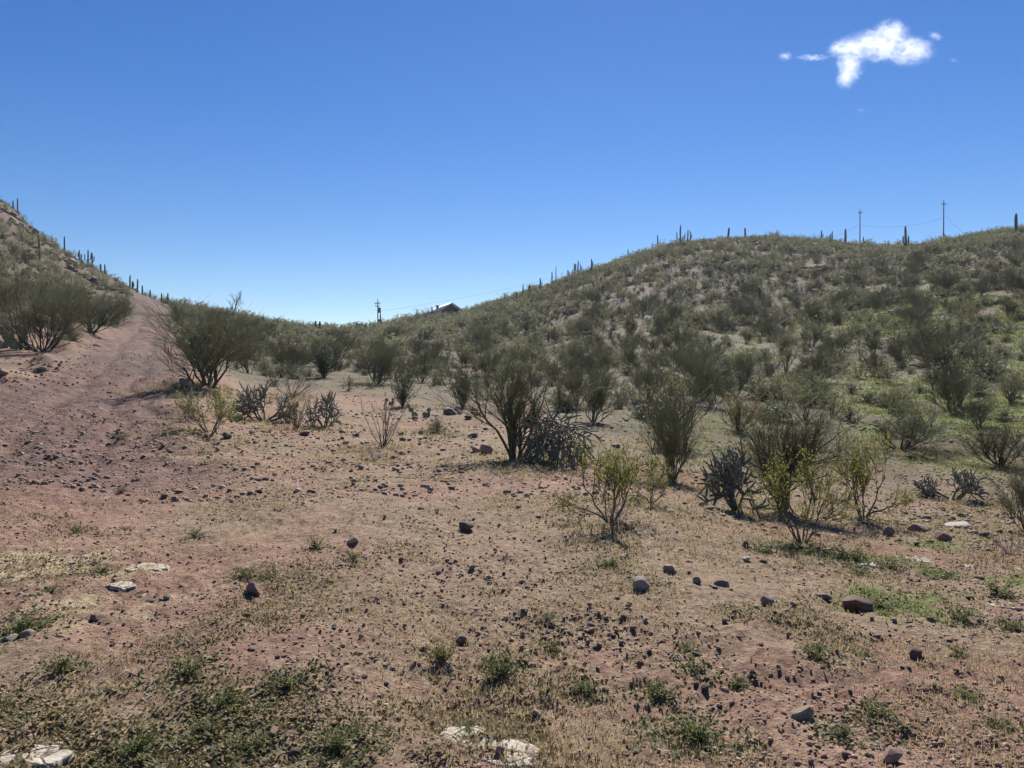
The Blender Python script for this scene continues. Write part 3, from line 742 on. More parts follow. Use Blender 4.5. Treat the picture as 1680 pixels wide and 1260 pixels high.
# the bare forked top of the broad palo verde
def bare_top():
    rng = np.random.default_rng(8)
    p = ground_at(345, 636); s = p.y / F
    b = MB()
    base = np.array([[.75 * (405 - 345) * s * .55, .1, 80 * s]]); tip = np.array([(402 - 345) * s, .1, 156 * s])
    P = grow(rng, base, (tip - base), np.linalg.norm(tip - base), 8, .05, .0)
    b.add(*tubes(P, .028 * np.linspace(1, .4, 8)[None], 5))
    S, D, t = spawn(rng, P, 9, .45, 1, 30, .2); P2 = grow(rng, S, D, .55 * rng.uniform(.5, 1.1, len(S)), 6, .14, .06)
    b.add(*tubes(P2, .010 * np.broadcast_to(np.linspace(1, .4, 6), P2.shape[:2]), 3))
    S, D, t = spawn(rng, P2, 7, .2, 1, 35, .1); P3 = grow(rng, S, D, .26 * rng.uniform(.5, 1.2, len(S)), 4, .14, .04)
    b.add(*tubes(P3, .0055 * np.broadcast_to(np.linspace(1, .5, 4), P3.shape[:2]), 3))
    me = b.build('bare_limb', [M['dead_wood']])
    root = next(o for o in COL.objects if o.get('label', '').startswith('broad palo verde'))
    o = obj('limb', me, root)
    o.matrix_parent_inverse = (Matrix.LocRotScale(root.location, root.rotation_euler, root.scale)).inverted()
    o.location = root.location; o['label'] = 'bare grey forked limb standing above the crown'
bare_top()

# ------------------------------------------------------------------ prickly pears
def pad_mesh():
    b = bmesh.new(); bmesh.ops.create_uvsphere(b, u_segments=12, v_segments=7, radius=1)
    for v in b.verts: v.co = Vector((v.co.x * (.82 + .18 * v.co.z), v.co.y * .16, v.co.z + .95))
    me = bpy.data.meshes.new('pad'); b.to_mesh(me); b.free(); me.materials.append(M['pear'])
    for p in me.polygons: p.use_smooth = True
    return me
PAD = pad_mesh()
def prickly_pear(px, py, hpx, n, label, seed):
    rg = random.Random(seed); p = ground_at(px, py); s = hpx / F * p.y
    root = obj('prickly_pear', None, None, (p.x, p.y, p.z - .03)); tag(root, label, 'cactus')
    pads = []
    for i in range(n):
        low = i < n * .45 or not pads
        if low:
            base = Vector((rg.uniform(-.55, .55) * s, rg.uniform(-.3, .3) * s, 0)); tilt = rg.uniform(-.5, .5)
        else:
            q = rg.choice(pads); base = q[0] + Vector((math.sin(q[1]), 0, math.cos(q[1]))) * q[2] * 1.75; tilt = q[1] + rg.uniform(-.6, .6)
        r = s * rg.uniform(.17, .23)
        o = obj('pad', PAD, root, base); o.scale = (r, r, r); o.rotation_euler = (rg.uniform(-.25, .25), tilt, rg.uniform(-.6, .6))
        pads.append((base, tilt, r))
    USED.append((p.x, p.y, s * .6))
prickly_pear(18, 573, 40, 16, 'large prickly pear clump with pale sunlit pads beside the wide palo verde', 1)
prickly_pear(50, 574, 24, 12, 'lower dark prickly pear clump right under the wide palo verde', 2)
prickly_pear(296, 636, 22, 8, 'prickly pear at the track edge under the broad palo verde', 3)
prickly_pear(690, 684, 24, 7, 'small lone prickly pear on the stony slope above the brittlebush', 4)
prickly_pear(640, 664, 16, 6, 'tiny prickly pear beside the dark leafy bush', 5)

# ------------------------------------------------------------------ saguaros
def sag_column(P, rad, ribs=11):
    """ribbed column along a polyline"""
    P = np.asarray(P, float)[None]; K = P.shape[1]; S = ribs * 2
    V, Fc = tubes(P, np.asarray(rad, float)[None], S)
    Vr = V.reshape(1, K, S, 3); c = P[:, :, None]; Vr = c + (Vr - c) * np.where(np.arange(S) % 2, .84, 1.0)[None, None, :, None]
    V = Vr.reshape(-1, 3); V, F2 = caps(P, np.asarray(rad, float)[None], S, V)
    return V, np.concatenate([Fc, F2])
def saguaro(px, base, top, arms, label, seed, thick=1.0, lean=0.0, dist=None):
    rg = random.Random(seed); p = ground_at(px, base); h = (base - top) / F * p.y + .3
    root = obj('saguaro_cactus', None, None, (p.x, p.y, p.z - .3)); tag(root, label, 'cactus', 'saguaros on the slopes and ridges')
    r = max(.035 * h, .13) * thick
    zs = np.array([0, .15, .4, .65, .85, .95, 1.0]) * h
    P = [(lean * z + .02 * h * math.sin(3 * z / h + seed) * (z / h), 0, z) for z in zs]
    b = MB(); b.add(*sag_column(P, r * np.array([.8, .95, 1.08, 1.05, .92, .7, .35])))
    obj('trunk', b.build('saguaro_trunk', [M['saguaro']], True), root)
    for (side, z0, z1, out) in arms:
        a = MB(); x0 = lean * z0 * h; sx = side * out * h
        Q = [(x0, 0, z0 * h), (x0 + sx * .55, 0, z0 * h + .01 * h), (x0 + sx * .9, 0, z0 * h + .05 * h), (x0 + sx, 0, z0 * h + .12 * h), (x0 + sx * 1.02, 0, (z0 + z1) * .5 * h + .05 * h), (x0 + sx * 1.05, 0, z1 * h - .03 * h), (x0 + sx * 1.05, 0, z1 * h)]
        a.add(*sag_column(Q, r * .72 * np.array([.7, .8, .95, 1, .95, .7, .35]), 9))
        obj('arm', a.build('saguaro_arm', [M['saguaro']], True), root)
    root.rotation_euler = (0, 0, rg.uniform(-.5, .5))
SAG = [
 (30, 346, 322, [], 'slim saguaro highest up on the steep hill at the frame edge', 1, 0),
 (23, 340, 326, [], 'short saguaro beside the highest slim one on the steep hill', 1, 0),
 (66, 430, 388, [], 'tall single-stem saguaro partway up the steep hill, below its skyline', 1, 0),
 (107, 402, 377, [], 'tall bare-stem saguaro alone on the steep hill skyline', 1, 0),
 (131, 418, 401, [(-1, .4, .8, .12)], 'small saguaro with a stub arm just above the candelabra one on the steep hill', 1, 0),
 (134, 420, 407, [], 'small stem right beside the stub-armed saguaro', 1, 0),
 (145, 430, 404, [(-1, .35, .75, .16), (1, .4, .8, .16)], 'candelabra saguaro with two raised arms on the steep hill skyline', 1, 0),
 (152, 436, 411, [(1, .45, .8, .13)], 'one-armed saguaro next to the candelabra one', 1.0, 0),
 (166, 442, 428, [], 'stubby saguaro where the steep skyline meets the tops of the bank trees', 1.2, 0),
 (173, 446, 430, [], 'thin saguaro right after the stubby one on the steep skyline', 1, 0),
 (214, 468, 447, [], 'tall saguaro above the track where it reaches the skyline', 1, 0),
 (218, 470, 457, [(1, .4, .8, .12)], 'short dark saguaro tucked beside the tall one above the track', 1.3, 0),
 (226, 474, 452, [], 'slender saguaro second in line above the track', 1, 0),
 (234, 479, 464, [], 'short saguaro just above the head of the track', 1, 0),
 (247, 488, 476, [], 'tiny saguaro at the very head of the track', 1, 0),
 (266, 497, 482, [], 'small saguaro just past the head of the track', 1, 0),
 (276, 499, 481, [], 'small slim saguaro above the dark creosote past the track head', 1, 0),
 (432, 534, 520, [], 'short saguaro on the skyline beside the bare forked treetop', 1.2, 0),
 (613, 543, 531, [], 'tiny saguaro stem beside the saddle utility pole', 1.2, 0),
 (624, 540, 514, [(1, .35, .6, .08)], 'saguaro hugging the foot of the saddle utility pole', 1.1, 0),
 (709, 526, 504, [(-1, .3, .7, .12)], 'dark saguaro among bare trees beside the house', 1.3, 0),
 (816, 501, 489, [], 'stub saguaro on the skyline just uphill of the house', 1.2, 0),
 (848, 492, 480, [], 'small saguaro below the power line where it meets the hill', 1, 0),
 (858, 488, 467, [], 'straight saguaro where the power line meets the hill skyline', 1.1, 0),
 (868, 485, 467, [(1, .4, .85, .12)], 'thick one-armed saguaro next to the straight one under the power line', 1.4, 0),
 (886, 480, 456, [(1, .4, .75, .11), (-1, .35, .6, .08)], 'two-armed saguaro midway along the rising skyline', 1.3, 0),
 (905, 470, 446, [], 'tall armless saguaro beside the thin skyline pole', 1.1, .03),
 (932, 458, 443, [(1, .3, .8, .12)], 'short forked saguaro before the crowded saguaro cluster', 1.2, 0),
 (939, 455, 443, [], 'thin short stem at the edge of the crowded saguaro cluster', 1, 0),
 (942, 456, 432, [(1, .35, .95, .1)], 'forked stem in the crowded saguaro cluster on the rising skyline', 1.1, 0),
 (948, 454, 428, [(-1, .35, .8, .14), (1, .3, .85, .14), (1, .45, .7, .22)], 'many-armed saguaro in the crowded cluster on the rising skyline', 1.1, 0),
 (970, 449, 425, [(1, .45, .85, .1)], 'one-armed saguaro uphill of the crowded cluster', 1.2, 0),
 (1030, 424, 408, [], 'small saguaro on the shrubby skyline halfway to the summit', 1, 0),
 (1070, 414, 399, [], 'small saguaro before the tall spire near the summit', 1, 0),
 (1079, 411, 386, [], 'tall tapering spire saguaro nearing the summit', 1.1, 0),
 (1116, 404, 371, [(-1, .3, .68, .17), (1, .3, .62, .2), (1, .25, .5, .11)], 'classic saguaro with three upturned arms near the hill summit', 1, 0),
 (1128, 403, 379, [], 'straight saguaro next to the three-armed classic one', 1.1, 0),
 (1132, 402, 380, [(1, .45, .8, .1)], 'one-armed saguaro just right of the three-armed classic pair', 1, 0),
 (1193, 392, 371, [], 'thick club-like leaning saguaro on the summit', 1.9, .12),
 (1222, 391, 371, [], 'thick straight saguaro on the summit', 1.7, 0),
 (1246, 504, 471, [], 'lone thick saguaro with a bright rim in the middle of the hillside', 2.0, 0),
 (1347, 399, 378, [(1, .5, .75, .1)], 'saguaro behind bare shrubs past the summit', 1.2, 0),
 (1361, 402, 384, [], 'short twin-stem saguaro, the lower stem, left of the wire pole', 1.1, 0),
 (1364, 404, 380, [], 'short twin-stem saguaro, the taller stem, left of the wire pole', 1.1, 0),
 (1386, 404, 376, [], 'thick dark armless saguaro just left of the shorter ridge pole', 1.6, 0),
 (1416, 409, 389, [(1, .4, .7, .1)], 'small saguaro just right of the shorter ridge pole', 1.0, 0),
 (1485, 412, 371, [(-1, .3, .62, .13), (1, .28, .65, .14)], 'broad three-pronged saguaro between the two ridge poles', 1.2, 0),
 (1666, 384, 352, [], 'thick blunt saguaro at the end of the ridge by the frame edge', 1.9, 0),
 (865, 545, 527, [], 'small saguaro among scrub on the lower hill below the house', 1.3, 0),
 (1640, 445, 430, [], 'small saguaro in scrub below the blunt ridge-end saguaro', 1.2, 0),
 (900, 560, 545, [], 'dark little saguaro in scrub above the upright palo verde', 1.3, 0),
]
for i, (px, b, t, arms, lab, th, lean) in enumerate(SAG): saguaro(px, b, t, arms, lab, i, th, lean)

# ------------------------------------------------------------------ poles, wires, house
def box(b, c, s, m=0, rot=0.0):
    c = np.array(c, float); s = np.array(s, float) / 2
    v = np.array([[x, y, z] for x in (-1, 1) for y in (-1, 1) for z in (-1, 1)], float) * s
    if rot: v = v @ np.array([[math.cos(rot), math.sin(rot), 0], [-math.sin(rot), math.cos(rot), 0], [0, 0, 1]])
    q = [(0, 1, 3, 2), (4, 6, 7, 5), (0, 4, 5, 1), (2, 3, 7, 6), (0, 2, 6, 4), (1, 5, 7, 3)]
    f = [t for a in q for t in ((a[0], a[1], a[2]), (a[0], a[2], a[3]))]
    b.add(v + c, f, m); return b
def cyl(b, p0, p1, r0, r1, S=8):
    P = np.array([[p0, p1]], float); rd = np.array([[r0, r1]], float)
    V, Fc = tubes(P, rd, S); V, F2 = caps(P, rd, S, V); b.add(V, np.concatenate([Fc, F2])); return b

POLES = {}
def utility_pole(key, px, base, top, label, arms, transformer=False, r=.14):
    p = ground_at(px, base); h = (base - top) / F * p.y
    root = obj('utility_pole', None, None, (p.x, p.y, p.z - .3)); tag(root, label, 'pole', 'utility poles')
    root.rotation_euler = (0, 0, -.25)
    obj('shaft', cyl(MB(), (0, 0, 0), (0, 0, h + .3), r, r * .65, 10).build('shaft', [M['pole_wood']], True), root)
    for z, w in arms:
        b = MB(); box(b, (0, -.2, h * z + .3), (w, .12, .14)); arm = obj('crossarm', b.build('crossarm', [M['pole_wood']]), root)
        for x in (-.45, .45):
            obj('insulator', cyl(MB(), (x * w, -.2, h * z + .37), (x * w, -.2, h * z + .62), .06, .05, 8).build('insulator', [M['metal']], True), arm)
    obj('insulator', cyl(MB(), (0, 0, h + .32), (0, 0, h + .75), .07, .05, 8).build('insulator', [M['metal']], True), root)
    if transformer:
        t = MB(); cyl(t, (.42, 0, h * .62), (.42, 0, h * .62 + 1.1), .28, .28, 12); box(t, (.2, 0, h * .62 + .6), (.3, .1, .5))
        obj('transformer', t.build('transformer', [M['metal']]), root)
        t = MB(); box(t, (.25, -.05, h * .35), (.35, .25, .6)); obj('meter_box', t.build('meter_box', [M['metal']]), root)
    POLES[key] = (Vector((p.x, p.y, p.z)), h)
utility_pole('saddle', 620, 541, 494, 'utility pole with transformer and crossarm standing on the saddle', [(.90, 1.3), (.80, .9)], True)
utility_pole('thin', 912, 468, 440, 'thin pole on the rising skyline between saguaros', [], r=.12)
utility_pole('short', 1410, 409, 346, 'shorter of the two tall poles on the ridge', [(.93, .9)], r=.13)
utility_pole('tall', 1547, 404, 331, 'taller of the two tall poles on the ridge', [(.93, .9)], r=.14)
def pole_pt(k, f): p, h = POLES[k]; return p + Vector((0, 0, h * f))
def wire(a, b, sag, label, r=.016):
    t = np.linspace(0, 1, 24)[:, None]; P = np.array(a) * (1 - t) + np.array(b) * t; P[:, 2] -= 4 * sag * (t * (1 - t))[:, 0]
    m = MB(); m.add(*tubes(P[None], np.full((1, 24), r), 5)); tag(obj('power_line', m.build('power_line', [M['wire']], True)), label, 'power line', 'wires strung between the poles')
wire(pole_pt('saddle', .62), pole_pt('thin', .45), .6, 'wire climbing from the saddle pole past the house roof up the hill')
wire(pole_pt('short', .63), pole_pt('tall', .64), 1.2, 'wire sagging between the two tall ridge poles')
far1 = ground_at(1330, 400); wire(pole_pt('short', .63), far1 + Vector((0, 30, 1.5)), 1.0, 'wire falling from the shorter ridge pole behind the summit')
far2 = ground_at(1606, 392); wire(pole_pt('tall', .72), far2 + Vector((0, 3, .5)), .3, 'guy wire slanting down from the taller ridge pole')

def house():
    p = ground_at(739, 524); s = p.y / F
    W, D, hw, hr = 35 * s, 9.0, 2.9, 1.55
    z0 = EYE + (HY - 508.5) * s - hw
    root = obj('house', None, None, (p.x, p.y + 2.0, z0)); root.rotation_euler = (0, 0, .42)
    tag(root, 'small brown gabled house with a white roof on the hill shoulder', 'house')
    V = [(-W/2, 0, -1.5), (W/2, 0, -1.5), (W/2, 0, hw), (0, 0, hw + hr), (-W/2, 0, hw), (-W/2, D, -1.5), (W/2, D, -1.5), (W/2, D, hw), (0, D, hw + hr), (-W/2, D, hw)]
    f = [(0, 1, 2), (0, 2, 4), (4, 2, 3), (5, 7, 6), (5, 9, 7), (9, 8, 7), (0, 4, 9), (0, 9, 5), (1, 6, 7), (1, 7, 2)]
    b = MB(); b.add(V, f[:6] + f[8:]); obj('wall', b.build('wall', [M['stucco']]), root)
    b = MB(); b.add([V[0], V[4], V[9], V[5]], [(0, 1, 2), (0, 2, 3)]); obj('side_wall', b.build('side_wall', [M['roof_white']]), root)['label'] = 'white side wall'
    for sd in (-1, 1):
        L = math.hypot(W / 2, hr); ux, uz = sd * (W / 2) / L, -hr / L; nx, nz = -uz * sd * sd * (1 if sd > 0 else -1), abs(ux)
        a0 = np.array([0, 0, hw + hr]); ov = .55; e = np.array([sd * W / 2, 0, hw]) + np.array([ux, 0, uz]) * ov
        nn = np.array([uz * -1 * sd, 0, abs(ux)]); nn = nn / np.linalg.norm(nn)
        v = []
        for y in (-.6, D + .6):
            for q, k in ((a0, .01), (e, .01), (e, .34), (a0, .34)):
                v.append(q + nn * k + np.array([0, y, 0]))
        fc = [(0, 1, 2), (0, 2, 3), (4, 6, 5), (4, 7, 6), (0, 4, 5), (0, 5, 1), (3, 2, 6), (3, 6, 7), (1, 5, 6), (1, 6, 2), (0, 3, 7), (0, 7, 4)]
        b = MB(); b.add(np.array(v), fc); obj('roof', b.build('roof', [M['roof_white']]), root)
    b = MB(); box(b, (0, -.03, 1.3), (1.4, .1, 1.1)); w = obj('window', b.build('window', [M['fascia']]), root)
    b = MB(); box(b, (0, -.07, 1.3), (1.2, .06, .9)); obj('pane', b.build('pane', [M['window']]), w)
    b = MB(); box(b, (-W * .5 + .8, 5.0, hw + .7), (.5, .5, 1.5)); ch = obj('chimney', b.build('chimney', [M['fascia']]), root)
    b = MB(); box(b, (-W * .5 + .8, 5.0, hw + 1.5), (.8, .8, .18)); obj('chimney_cap', b.build('chimney_cap', [M['metal']]), ch)
house()

# bare trees and posts on the skyline
for px, py, top, w, v, lab in [
    (672, 531, 514, 26, 0, 'lone bare tree on the slope between the saddle pole and the house'),
    (692, 528, 505, 34, 1, 'wide bare tree in the grove beside the house'),
    (704, 526, 501, 26, 0, 'tall bare tree in the grove, nearest the house'),
    (716, 524, 500, 20, 1, 'narrow bare tree touching the house wall'),
    (511, 541, 528, 18, 0, 'small bare tree beside the two dark posts on the saddle'),
    (530, 541, 531, 16, 1, 'tiny bare tree just past the two dark posts on the saddle'),
    (1533, 405, 383, 24, 1, 'pale bare tree just left of the taller ridge pole'),
    (1555, 404, 385, 22, 0, 'bare tree just right of the taller ridge pole'),
    (1615, 392, 378, 30, 1, 'bare tree on the ridge between the taller pole and the blunt saguaro'),
    (1270, 394, 378, 26, 0, 'low bare tree on the rounded summit'),
    (1310, 396, 382, 26, 1, 'low bare tree just past the rounded summit'),
    (1338, 399, 383, 22, 0, 'bare tree on the summit slope beside a saguaro')]:
    plant('dead' if v else 'bare', 'bare_tree', px, py, top, lab, 'tree', v, w, px * .7)
for px, py, top, lab in [(518, 541, 528, 'first of two thick dark posts on the saddle skyline, beside a bare tree'), (525, 541, 528, 'second of two thick dark posts on the saddle skyline, away from the bare tree')]:
    p = ground_at(px, py); h = (py - top) / F * p.y
    b = cyl(MB(), (0, 0, -.4), (0, 0, h), .22, .2, 8); tag(obj('post', b.build('post', [M['pole_wood']], True), None, p), lab, 'post')
plant('dark', 'desert_bush', 587, 545, 529, 'dark rounded bush alone on the saddle skyline', 'bush', 0, 34, 1.0)
plant('creosote', 'creosote_bush', 595, 545, 528, 'thin topped bush beside the dark rounded one on the saddle skyline', 'bush', 2, 30, 1.0)

# ------------------------------------------------------------------ stones
def ico(sub):
    b = bmesh.new(); bmesh.ops.create_icosphere(b, subdivisions=sub, radius=1)
    b.verts.index_update(); V = np.array([v.co[:] for v in b.verts]); Fc = np.array([[v.index for v in f.verts] for f in b.faces]); b.free(); return V, Fc
ICO = {k: ico(k) for k in (1, 2, 3, 4)}
def rock_arr(rng, sub, cuts=10, flat=(.55, .9), rough=.10):
    V, Fc = ICO[sub]; V = V.copy()
    for _ in range(cuts):
        n = nrm(rng.normal(0, 1, 3)); d = rng.uniform(.45, .8); k = V @ n - d
        V = V - np.where(k > 0, k, 0)[:, None] * n * .92
    for f, a in ((1.6, rough), (4.0, rough * .4)):
        o = rng.uniform(0, 50, 3)
        V = V * (1 + a * (vn(V[:, 0] * f + o[0], V[:, 1] * f + V[:, 2] * f * .7 + o[1], int(o[2])))[:, None] * 2)
    V = V * np.array([1, rng.uniform(.7, 1), rng.uniform(*flat)])
    V[:, 2] -= V[:, 2].min(); V = V / (max(np.ptp(V[:, 0]), np.ptp(V[:, 1]), .9 * np.ptp(V[:, 2])))   # unit width, sits on z=0
    return V, Fc
ROCKS = {}
def rock_mesh(mat, sub, i):
    k = (mat, sub, i)
    if k not in ROCKS:
        rng = np.random.default_rng(900 + i * 7 + sub); V, Fc = rock_arr(rng, sub, 22 if i % 2 == 0 else 11)
        ROCKS[k] = mesh('stone', V, Fc, [M[mat]], smooth=sub >= 3)
    return ROCKS[k]
def stone(px, py, wpx, mat, label, i=0, sub=2, sz=1.0, group=None, rot=None, name='stone'):
    p = ground_at(px, py - .15 * wpx); w = wpx / F * p.y
    o = obj(name, rock_mesh(mat, sub, i % 8), None, (p.x, p.y, p.z - .16 * w), rot if rot is not None else px * 1.7, (w, w, w * sz))
    tag(o, label, 'stone' if name == 'stone' else 'boulder', group); return o
STN = [
 (1402, 1010, 54, 'rock_red', 'large reddish block of rock with a ridged top', 2, 4, .85), (1316, 1190, 46, 'rock_tan', 'large blunt tan rock with a deep shadow under it', 5, 4, 1.15),
 (1466, 1259, 32, 'rock_red', 'rounded brown rock leaning against a pale slab at the bottom edge', 2, 4, 1.2), (1446, 1236, 34, 'rock_grey', 'pale flat slab of stone behind the rounded brown rock', 6, 3, .5),
 (417, 981, 27, 'rock_red', 'round brown stone standing alone on bare soil', 1, 4, 1.2), (579, 897, 22, 'rock_tan', 'round tan stone alone beyond the round brown one', 3, 4, 1.1),
 (762, 871, 25, 'rock_dark', 'blocky dark stone at the far side of the bare patch', 5, 3, .9), (758, 1064, 20, 'rock_dark', 'dark squarish stone alone in the centre of the bare soil', 0, 3, 1.1),
 (1050, 974, 28, 'rock_grey', 'pale-topped stone with crumbs in front of it', 2, 3, .9), (1100, 943, 22, 'rock_dark', 'dark oval stone beyond the pale-topped one', 7, 3, .8),
 (1186, 966, 24, 'rock_dark', 'bigger half of a touching pair of dark stones', 1, 3, .8), (1171, 968, 18, 'rock_dark', 'smaller half of a touching pair of dark stones', 6, 3, .7),
 (1143, 961, 18, 'rock_grey', 'grey stone beside the touching pair', 3, 3, .8), (1260, 998, 24, 'rock_dark', 'dark pyramid-shaped stone with a white chip beside it', 4, 3, .9),
 (1242, 1001, 14, 'caliche', 'white chip of stone beside the dark pyramid', 2, 2, .5), (1290, 1008, 16, 'rock_red', 'brown stone in a little row past the dark pyramid', 3, 2, 1.0),
 (1303, 1000, 12, 'rock_dark', 'small dark stone ending the little row past the pyramid', 5, 2, 1.0), (1272, 1010, 10, 'rock_red', 'smallest brown stone starting the little row', 7, 2, .9),
 (1191, 1140, 17, 'rock_tan', 'pale rounded stone near a black upright one', 0, 3, .9), (1159, 1135, 13, 'rock_dark', 'black upright stone near the pale rounded one', 5, 3, 1.0),
 (1143, 1130, 11, 'rock_dark', 'small dark stone on the other side of the black upright one', 6, 2, 1.0), (1505, 1084, 21, 'rock_dark', 'star-shaped jagged dark stone on pale soil', 2, 3, 1.0),
 (1529, 1022, 15, 'rock_dark', 'dark stone in green weeds beyond the large reddish rock', 1, 2, .9), (1488, 976, 19, 'rock_red', 'low brown stone behind the large reddish rock', 7, 2, .6),
 (1414, 971, 10, 'rock_dark', 'small dark stone just behind the large reddish rock', 4, 2, 1.1), (1350, 985, 24, 'rock_dark', 'cracked grey-brown stone before the reddish rock', 5, 3, .7),
 (1460, 882, 20, 'rock_dark', 'dark upright block at the near end of the rock group', 0, 3, 1.3), (1508, 877, 34, 'rock_dark', 'dark long rock in the middle of the rock group', 4, 3, .6),
 (1514, 884, 30, 'caliche', 'pale flat rock in front of the rock group', 6, 3, .28), (1546, 891, 28, 'rock_red', 'wedge-shaped red rock leaning at the end of the rock group', 1, 3, .95),
 (1580, 872, 44, 'rock_grey', 'long flat layered rock behind the wedge-shaped one', 3, 3, .35), (1617, 868, 14, 'rock_red', 'small red stone past the long flat rock', 2, 2, .8),
 (1616, 884, 18, 'rock_dark', 'dark stone below the small red one past the rock group', 5, 2, .9), (1478, 866, 20, 'rock_dark', 'jagged dark stone just behind the upright block', 6, 3, .9),
 (1590, 897, 20, 'rock_dark', 'low dark stone right of the wedge-shaped rock', 7, 2, .5), (1526, 893, 12, 'rock_red', 'small red stone under the wedge-shaped rock', 4, 2, .8),
 (1224, 899, 17, 'rock_grey', 'grey stone beside the forked bush', 4, 3, .8), (1226, 922, 14, 'rock_grey', 'light-capped stone in front of the grey one by the forked bush', 6, 2, .7), (1253, 926, 13, 'rock_red', 'brown stone beside the light-capped one', 0, 2, .7),
 (1607, 952, 16, 'rock_dark', 'dark chunk on the green weedy patch', 3, 2, .8), (43, 1048, 24, 'rock_dark', 'dark flat stone in the weedy corner beside a pale one', 2, 3, .6), (18, 1053, 20, 'caliche', 'pale stone next to the dark flat one in the weedy corner', 5, 3, .7),
 (246, 991, 18, 'rock_grey', 'grey stone just in front of the white broken slab', 1, 2, .6), (156, 1024, 24, 'rock_dark', 'dark cracked stone below the white broken slab', 3, 3, .6), (273, 989, 14, 'rock_dark', 'small dark stone next to the grey one by the white slab', 6, 2, .8),
 (405, 1015, 13, 'rock_dark', 'dark stone just below the round brown stone', 0, 2, .9), (412, 1072, 14, 'rock_dark', 'dark stone on the bare path left of centre', 4, 2, .8), (454, 1085, 10, 'rock_dark', 'purple-grey stone beside gravel on bare soil', 5, 2, .9),
 (300, 1150, 10, 'rock_dark', 'black pebble-like stone in low weeds', 2, 2, 1.0), (320, 1148, 15, 'rock_dark', 'larger black stone beside the pebble-like one in low weeds', 7, 2, 1.0),
 (880, 1180, 17, 'rock_grey', 'grey angular stone near a white rock sheet', 4, 3, 1.0), (850, 1196, 9, 'rock_dark', 'small dark stone next to the grey angular one', 1, 2, .8),
 (548, 1033, 11, 'rock_dark', 'dark stone alone on smooth pink soil', 3, 2, 1.0), (632, 1099, 11, 'rock_dark', 'first of a pair of dark stones on the bare soil', 5, 2, .9), (643, 1102, 11, 'rock_dark', 'second of a pair of dark stones, closer to us', 0, 2, .8),
 (598, 1117, 11, 'rock_red', 'brown stone below the dark pair', 6, 2, .9), (481, 1243, 19, 'rock_dark', 'dark stone at the bottom edge beside weeds', 7, 3, .8), (557, 1232, 17, 'rock_dark', 'black flat-topped stone close to the bottom edge', 4, 2, .8),
 (651, 1189, 15, 'rock_dark', 'dark stone among crumbs near the white rock sheet', 2, 2, .8), (450, 1209, 22, 'rock_red', 'long brown clod of earth near the bottom', 3, 3, .6), (476, 1212, 20, 'rock_red', 'second brown clod touching the long one', 5, 3, .6),
 (732, 1193, 9, 'rock_dark', 'small square stone at the tip of the white rock sheet', 1, 2, .8), (820, 1243, 15, 'rock_red', 'red pointed stone sitting on the white rock sheet', 2, 2, 1.2), (752, 1133, 9, 'caliche', 'white chip of stone on open soil', 4, 2, .6),
 (372, 722, 17, 'rock_dark', 'pointed dark rock with a pale chip beside the yellow-tinged bush', 1, 2, 1.1), (500, 717, 18, 'rock_dark', 'dark rounded rock below the upright cholla', 5, 2, .8),
 (795, 748, 22, 'rock_dark', 'dark rock at the foot of the upright palo verde', 3, 3, .9), (780, 745, 16, 'rock_dark', 'second dark rock at the foot of the upright palo verde', 6, 2, .9), (736, 684, 22, 'rock_dark', 'jagged black rock behind the brittlebush', 2, 3, .8), (768, 690, 14, 'rock_dark', 'smaller black rock beside the jagged one', 5, 2, .8),
 (460, 598, 14, 'rock_grey', 'pale-topped boulder on the stony rise beside the dead branches', 0, 3, .8), (70, 612, 14, 'rock_dark', 'dark bush-like rock on the track bank', 4, 2, .8), (4, 618, 16, 'rock_dark', 'dark rock on the track bank by the frame edge', 6, 2, .9),
 (80, 577, 8, 'caliche', 'small white rock at the foot of the wide palo verde', 3, 2, 1.0), (90, 594, 12, 'caliche', 'white sliver of rock on the track bank', 5, 2, .4), (160, 571, 22, 'rock_red', 'red ledge rock on the bank where the track bends', 1, 3, .4),
 (1010, 735, 14, 'rock_dark', 'dark stone in rubble behind the open leafy bush', 2, 2, .7), (1116, 905, 12, 'rock_dark', 'flat dark stone in grass past the open leafy bush', 4, 2, .5), (1100, 842, 14, 'rock_grey', 'grey flat stone beneath the narrow palo verde', 6, 2, .5), (1165, 840, 20, 'rock_grey', 'whitish stone under the silver-edged cholla', 5, 2, .6),
 (850, 838, 12, 'rock_dark', 'dark stone on pink soil below the arching cactus', 0, 2, .9), (884, 851, 13, 'rock_dark', 'dark stone right of another below the arching cactus', 3, 2, .8),
]
for px, py, w, mt, lab, i, sub, sz in STN:
    stone(px, py, w, mt, lab, i, sub, sz)

